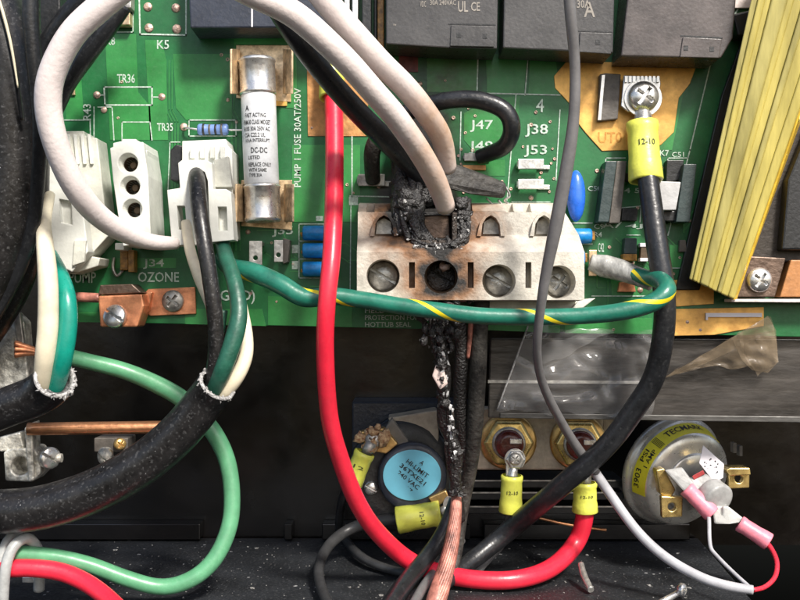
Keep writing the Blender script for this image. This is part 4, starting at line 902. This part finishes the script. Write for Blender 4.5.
t = sheathed('stripped_cable', 'cut black cable at the left with teal and white cores rising from it', [(-60, 436, 90), (-20, 418, 95), (12, 405, 100), (36, 396, 104), (50, 386, 112), (55, 379, 122)], [20, 20, 20, 20.5, 21, 21], None)
wpart('white_core', t, [(40, 396, 100), (42, 384, 114), (45, 358, 128), (48, 325, 132), (48, 280, 132), (45, 245, 125), (44, 222, 112), (50, 195, 80)], [8, 9, 10, 10.3, 9.8, 8.5, 7, 5], 'cream')
wpart('teal_core', t, [(46, 400, 96), (56, 386, 110), (63, 360, 124), (68, 325, 124), (67, 298, 120), (60, 275, 104), (50, 255, 84)], [7, 8.5, 9.3, 9.4, 9, 8.5, 7.5], 'teal')
t = sheathed('stripped_cable', 'big black cable sweeping up from the lower left with green and cream cores', [(-60, 512, 60), (-10, 512, 65), (40, 508, 70), (92, 492, 75), (140, 466, 80), (178, 434, 85), (204, 402, 92), (217, 385, 102)], [22]*4+[22, 21, 20, 20], None)
wpart('black_core', t, [(208, 398, 86), (214, 370, 102), (216, 330, 106), (211, 285, 108), (204, 240, 104), (199, 205, 90), (197, 182, 70), (197, 172, 52)], [6, 7.5, 8, 8.2, 8, 8.5, 8.5, 8], 'jacket')
wpart('green_core', t, [(208, 402, 88), (223, 370, 108), (235, 335, 106), (239, 310, 100), (234, 280, 86), (226, 258, 66), (222, 240, 40)], [7, 9, 9.2, 8.5, 8, 8, 7], 'dkgreen')
wpart('green_core', t, [(214, 390, 90), (212, 366, 84), (218, 340, 82), (224, 310, 80)], [6, 6, 5, 4], 'dkgreen')
wpart('cream_core', t, [(211, 404, 84), (232, 384, 96), (245, 360, 94), (247, 335, 84), (241, 300, 70)], [7, 7.5, 7, 6, 5], 'cream')
wpart('cream_core', t, [(186, 222, 60), (190, 250, 72), (199, 278, 78), (209, 305, 80), (217, 335, 78)], [5, 5.5, 5.5, 4, 3.2], 'cream')
# plug on black core
pl = thing('wire_plug', 'white wire plug with two windows that the black core enters', 'connector', (197, 245, 40))
mb = MB(); mb.prism([(178, 163), (182, 160), (206, 160), (212, 163), (213, 189), (226, 189), (231, 192), (234, 240), (172, 246), (167, 190), (180, 188)], 62, 38)
cc = []
c = MB(); c.prism([(190, 250), (189, 180), (192, 171), (197, 168), (203, 171), (206, 180), (209, 250)], 70, 44); cc.append(c)
c = MB(); c.prism([(175, 205), (183, 205), (185, 229), (177, 229)], 70, 34); cc.append(c)
c = MB(); c.prism([(216, 206), (225, 206), (226, 230), (217, 230)], 70, 52); cc.append(c)
obj('plug_body', mb, M['nylon'], pl, bevel=.9, cut=cc)
mb = MB(); mb.prism([(214, 160), (228, 156), (232, 187), (214, 187)], 50, 40); obj('plug_side', mb, M['nylondirty'], pl, bevel=.8)
mb = MB()
for x in (190, 200, 210, 220): mb.box(x, 146, x+4, 158, 46, 36)
obj('plug_ribs', mb, M['nylon'], pl, bevel=.5)
# light green wire, red wire, ring at bottom left
wire('light_green_wire', 'light green wire looping from behind the teal core round to the bottom left ring', [(66, 356, 20), (90, 362, 20), (125, 371, 15), (160, 386, 5), (186, 402, 0), (212, 430, 0), (227, 460, 0), (232, 495, 5), (229, 528, 12), (214, 560, 22), (190, 580, 30), (160, 587, 34), (125, 578, 40), (90, 565, 45), (50, 556, 50), (5, 553, 55)], [8, 8, 8.3, 8.8, 8.8, 8.8, 8.5, 8.3, 8.3, 8.3, 8.2, 8, 8, 8, 8, 8], 'ltgreen', seg=22)
wire('short_red_wire', 'red wire leaving the ring at the bottom left corner', [(0, 569, 62), (30, 568, 60), (62, 572, 58), (92, 586, 66), (120, 610, 95), (132, 630, 130)], 9, 'red', seg=22)
cr = thing('conduit_ring', 'grey ring the green and red wires pass through in the bottom left corner', 'ring', (20, 600, 60))
mb = MB(); mb.lathe([(44, -9), (46, -9), (46, 9), (44, 9), (39, 8.6), (39, -8.6), (44, -9)], W(44, 582, 60), ax=(1, -.25, .1), seg=56, close=False); 
mb = MB(); mb.tube([(2, 640, 70), (3, 600, 74), (6, 566, 74), (14, 546, 68), (27, 538, 56), (37, 548, 40), (39, 564, 24), (39, 590, 16)], [5.5]*8, seg=14); obj('ring_body', mb, M['ring'], cr)
mb = MB(); mb.tube([(-6, 640, 60), (-5, 600, 64), (0, 562, 62), (8, 540, 54), (20, 532, 44)], [5]*5, seg=12); obj('ring_edge', mb, M['ring'], cr)
mb = MB(); mb.box(22, 577, 34, 583, 20, 14); obj('clamp_nub', mb, M['steel'], cr, bevel=.8)
# copper rod and silver lugs
wire('copper_rod', 'straight copper rod crossing behind the cables at the left', [(28, 429, 15), (100, 428, 12), (176, 427, 8)], 6.4, 'rod', cat='rod', seg=20)
gl = thing('ground_bar', 'cast silver ground bar with a round wire hole at the left edge', 'ground bar', (24, 480, 0))
c = MB(); c.lathe([(9, -30), (9, 10)], W(20, 466, 8), seg=24)
mb = MB(); mb.prism([(3, 452), (12, 448), (34, 448), (42, 460), (40, 474), (32, 482), (5, 481)], 8, -24); obj('lug_body', mb, M['cast'], gl, bevel=2, cut=[c])
mb = MB(); mb.lathe([(9.2, -26), (9.2, -22), (.2, -22)], W(20, 466, 8), seg=20, close=False); obj('hole_bottom', mb, M['steel'], gl)
mb = MB(); mb.prism([(24, 428), (32, 422), (34, 480), (28, 482)], 12, -10); mb.prism([(-10, 440), (20, 432), (24, 448), (0, 452)], 6, -20); obj('bar_web', mb, M['cast'], gl, bevel=1.6)
screw(50, 458, 6, 11, gl, 'steel', cross=False, rot=(0, 0, R(48)), dome=.3)
mb = MB(); mb.tube([(36, 458, 2), (52, 459, 2)], 8, seg=6, sub=2); mb.tube([(52, 458, 2), (62, 458, 2)], 4.5, seg=10, sub=2); obj('screw_shank', mb, M['cast'], gl)
mb = MB(); mb.prism([(-20, 330), (14, 312), (24, 322), (30, 400), (-20, 412)], 30, 10)
pl2 = thing('silver_bracket', 'rough silver bracket behind the cables at the left edge', 'bracket', (5, 405, 20)); obj('bracket_body', mb, M['cast'], pl2, bevel=2)
mb = MB(); mb.prism([(12, 314), (20, 312), (24, 345), (18, 350)], 34, 28); obj('bracket_rib', mb, M['dullsteel'], pl2, bevel=1)
t = wthing('copper_strands', 'bundle of red-brown copper strands poking out left of the white core', (14, 350, 45))
for i in range(7):
    a = i*.9; wpart('strand', t, [(38, 352+2*math.sin(a), 42+3*math.cos(a)), (26, 350+4*math.sin(a), 42+4*math.cos(a)), (15, 349+7*math.sin(a), 42+6*math.cos(a))], 2.2, 'copper', seg=8)
sl = thing('small_terminal_screw', 'small silver screw on a dark bracket under the copper rod', 'screw', (104, 468, -20))
mb = MB(); mb.box(94, 438, 128, 452, -30, -60); obj('dark_bracket', mb, M['chipbrown'], sl, bevel=1)
screw(105, 456, -20, 9, sl, 'cast', cross=False, rot=(0, 0, R(-35))); screw(120, 444, -28, 6, sl, 'brass', cross=True, rot=(0, 0, R(30)))
# ---- round sensor
se = thing('round_sensor', 'round black sensor with a light blue label on a tan bracket', 'sensor', (400, 500, -95))
mb = MB(); mb.prism([(388, 418), (436, 410), (438, 412), (440, 470), (430, 500), (404, 450)], -125, -160); obj('tan_bracket', mb, M['beige'], se, bevel=2)
mb = MB(); mb.prism([(384, 430), (392, 418), (408, 440), (410, 452), (402, 452)], -112, -140); obj('bracket_leg', mb, mat('grey_tan', (.22, .20, .17), .5), se, bevel=2)
o = W(402, 475, -130); ax = Vector((.1, -1, .06))
mb = MB(); mb.lathe([(62, 0), (62, 8), (58, 11), (44, 12)], o, ax, seg=48); obj('sensor_base', mb, M['dark'], se)
mb = MB(); mb.lathe([(38, 11), (38, 28), (36, 31), (30, 31.5)], W(410, 474, -130), ax, seg=48); obj('sensor_cap', mb, M['navy'], se)
lo = W(412, 475, -98); ax2 = Vector((.1, -1, .06)).normalized()
mb = MB(); mb.lathe([(32, 0), (32, 1.4), (31, 1.6), (.1, 1.6)], lo, ax2, seg=48, smooth=False, close=False)
for v in mb.v:
    d = v-lo; v.z = lo.z+d.z*.86
lab = obj('blue_label', mb, M['bluelabel'], se)
for i, s_ in enumerate(('A', 'HI-LIMIT', '36TXE21', '240 VAC', '24717')):
    w_ = (.12, .8, .95, .8, .6)[i]
    def fn(u, v, i=i, w_=w_):
        a = R(-38); x = (u-.5)*36*w_; y = 15-i*8+v*5
        return lo+Vector((x*math.cos(a)-y*math.sin(a), -1.95, x*math.sin(a)+y*math.cos(a)))*U+Vector((0, -.1*abs(x)*U*.12, 0))+ax2*.9*U
    text_map(s_, fn, M['ink'], lab)
screw(371, 488, -112, 7, se, 'steel', cross=False)
mb = MB(); crust(mb, 372, 438, 15, 12, -100, -84, 24, 2, 5); obj('corrosion', mb, mat('rusty_salt', (.50, .38, .22), .7, var=.7, vs=.3, col2=(.20, .06, .02)), se, 'rusty white corrosion on the upper screw', kind='stuff')
mb = MB(); mb.prism([(360, 432), (384, 428), (398, 444), (386, 454), (366, 450)], -96, -112); obj('screw_tab', mb, M['brass'], se, bevel=1.5)
screw(373, 440, -90, 8, se, 'dullsteel')
mb = MB(); mb.prism([(428, 498), (446, 490), (450, 498), (436, 508)], -95, -108); obj('lower_tab', mb, M['brass'], se, bevel=1.5)
t = wthing('sensor_lead', 'short yellow crimp sleeve slanting down from the corroded screw behind the red wire', (352, 480, -80))
barrel(t, (365, 452, -85), (351, 484, -88), 11, '12'); mb = MB(); mb.tube([(372, 442, -86), (366, 454, -86)], [6, 5.5], seg=10, sub=2); obj('tongue_neck', mb, M['dullsteel'], t)
wpart('insulation', t, [(353, 480, -88), (345, 492, -100), (340, 510, -130), (339, 530, -160)], [5, 4.5, 4, 4], 'black')
# ---- silver pressure switch
ps = thing('pressure_switch', 'round silver pressure switch with a curved yellow label and brass tabs', 'switch', (680, 520, -90))
pa = Vector((.36, -.88, -.24)).normalized(); po = W(674, 471, -125)
mb = MB(); mb.lathe([(56, -12), (62, -10), (64.5, -6), (64, -1), (61, 1), (60, 2.5), (59, 5), (54.5, 23), (52, 26), (44, 27.5), (36, 30), (20, 31)], po, pa, seg=64); can = obj('can', mb, M['can'], ps)
up = Vector((0, 0, 1)); X_ = up.cross(pa).normalized(); Y_ = pa.cross(X_)
if X_.x < 0: X_ = -X_
if Y_.z < 0: Y_ = -Y_
def onc(a, r, t_): a = R(a); return po+(X_*math.cos(a)+Y_*math.sin(a))*r*U+pa*t_*U
mb = MB(); n = 40; vs, fs = [], []
for i in range(n+1):
    a = 48+150*i/n
    for r_, t_ in ((59.4, 5.4), (54.9, 23), (53.9, 22.9), (58.6, 5)): vs.append(onc(a, r_, t_))
q = 4
for i in range(n):
    for j in range(q): fs.append((i*q+j, i*q+(j+1) % q, (i+1)*q+(j+1) % q, (i+1)*q+j))
mb.add(vs, fs); lb = obj('yellow_label', mb, M['canlabel'], ps)
for s_, d0, d1, c0, c1 in (('TECMARK', 122, 72, .34, .78), ('3903', 190, 168, .45, .85), ('1 AMP', 164, 142, .15, .45), ('PSI', 160, 146, .55, .85), ('- - - - -', 137, 130, .1, .9)):
    text_map(s_, lambda u, v: onc(d0+(d1-d0)*u, 55.3+4.5*(c0+(c1-c0)*v), 23.0-17.6*(c0+(c1-c0)*v)), M['ink'], lb)
# domed top carrying brass tabs, switch body, hoods
tc_ = po+pa*35*U
mb = MB(); mb.lathe([(34, 29), (34, 31), (32, 33), (12, 34)], po, pa, seg=48); obj('top_disc', mb, M['can'], ps)
def brass_tab(x, y, h, w_, hh, label=None):
    c = MB(); c.lathe([(4.2, -16), (4.2, 8)], W(x, y, h), seg=18)
    mb = MB(); mb.prism([(x-w_, y-hh), (x+w_, y-hh*.9), (x+w_*.95, y+hh*.9), (x-w_*.9, y+hh)], h, h-8); obj('brass_tab', mb, M['brassbright'], ps, bevel=1.2, cut=[c])
brass_tab(672, 507, -50, 11, 11); brass_tab(739, 479, -62, 11, 10)
mb = MB(); mb.prism([(656, 470), (664, 468), (676, 490), (670, 500), (660, 494)], -56, -72); obj('brass_post', mb, M['brassbright'], ps, bevel=1.5)
mb = MB(); mb.prism([(726, 470), (730, 468), (750, 468), (751, 475), (730, 476)], -54, -76); obj('brass_post', mb, M['brassbright'], ps, bevel=1)
mb = MB(); mb.hull([(688, 478, -50), (706, 512, -34), (728, 506, -34), (718, 470, -50)], [(688, 478, -84), (706, 512, -84), (728, 506, -84), (718, 470, -84)]); obj('switch_body', mb, M['greyhood'], ps, bevel=3, seg=3)
mb = MB(); mb.lathe([(15, -8), (17, -6), (17, 8), (14, 10), (4, 10)], W(714, 496, -40), ax=(.35, -.9, -.3), seg=32); obj('round_boss', mb, M['greyhood'], ps)
mb = MB(); mb.hull([(692, 476, -48), (694, 480, -48), (705, 474, -48), (703, 470, -48)], [(692, 476, -54), (694, 480, -54), (705, 474, -54), (703, 470, -54)]); obj('red_band', mb, mat('brick_red', (.35, .04, .04), .5), ps, bevel=.6)
mb = MB(); mb.hull([(703, 445, -56), (699, 463, -52), (714, 482, -46), (723, 478, -46), (724, 464, -52)], [(703, 445, -60), (699, 463, -56), (714, 482, -50), (723, 478, -50), (724, 464, -56)]); wl = obj('white_sticker', mb, M['whitelabel'], ps, bevel=.6)
for i in range(9):
    mb = MB(); x, y = random.uniform(704, 718), 0; y = 458+(x-704)*.6+random.uniform(-5, 8); mb.ball(W(x, y, -46.5), 1.0, .3, 1, (1, .3, 1)); obj('printed_dot', mb, M['ink'], wl)
for d_ in ((735, 443), (741, 446)): mb = MB(); mb.box(d_[0]-1.5, d_[1], d_[0]+1.5, d_[1]+10, -84, -94); obj('vent_mark', mb, M['chipbrown'], ps)
# leads of the switch
t = wthing('switch_lead', 'thin white lead with the left pink crimp sleeve on the pressure switch', (690, 500, -30))
mb = MB(); mb.hull([(664, 470, -42), (684, 492, -34), (696, 486, -34), (682, 467, -42)], [(664, 470, -58), (684, 492, -52), (696, 486, -52), (682, 467, -58)]); obj('grey_hood', mb, M['greyhood'], t, bevel=2)
barrel(t, (686, 488, -38), (712, 514, -30), 8.6, None, 'pink')
wpart('thin_wire', t, [(708, 512, -30), (709, 520, -22), (710, 545, 0), (716, 555, 10), (735, 574, 35), (753, 590, 55)], 2.0, 'greylt', seg=12)
t = wthing('switch_lead', 'thin red lead with the lower right pink crimp sleeve', (770, 540, -10))
mb = MB(); mb.hull([(712, 506, -26), (714, 524, -26), (730, 524, -22), (748, 522, -22), (728, 506, -26)], [(712, 506, -44), (714, 524, -44), (730, 524, -44), (748, 522, -44), (728, 506, -44)])
c = MB(); c.box(722, 508, 728, 520, -10, -30); obj('grey_hood', mb, mat('pale_hood', (.55, .55, .52), .35), t, bevel=2, cut=[c])
barrel(t, (739, 523, -24), (769, 542, -14), 8.6, None, 'pink')
wpart('thin_wire', t, [(764, 540, -16), (771, 548, -8), (777, 562, 8), (775, 577, 26), (765, 587, 42), (753, 590, 52)], 2.4, 'reddusty', seg=12)
# loose screws on the floor
ls = thing('loose_screw', 'loose silver screw lying on the floor at the bottom edge', 'screw', (680, 595, -10))
mb = MB(); mb.tube([(660, 603, 22), (680, 592, 10)], 3.4, seg=12, sub=4); obj('shank', mb, M['steel'], ls); screw(682, 590, 12, 7, ls, 'steel', rot=(0, 0, R(55)))
ls = thing('loose_pin', 'small silver pin lying on the floor below the red bend', 'pin', (585, 575, -60))
mb = MB(); mb.tube([(581, 564, -42), (584, 576, -25), (591, 590, -4)], [3, 3.6, 3.2], seg=12); obj('pin_body', mb, M['dullsteel'], ls)
# crumbs of debris on the floor
mb = MB()
for i in range(420):
    x, y = random.uniform(60, 690), random.uniform(541, 600)**1.0; mb.ball(FP(x, y), random.choice([.5, .6, .7, .9, 1.5, 2.4]) if random.random() < .3 else random.uniform(.35, .8), 1, 1, (1, 1, .6), False)
obj('debris_crumbs', mb, mat('pale_crumbs', (.34, .33, .31), .7, var=.5, vs=1), label='pale crumbs of debris scattered over the black enclosure floor', cat='debris', kind='stuff')
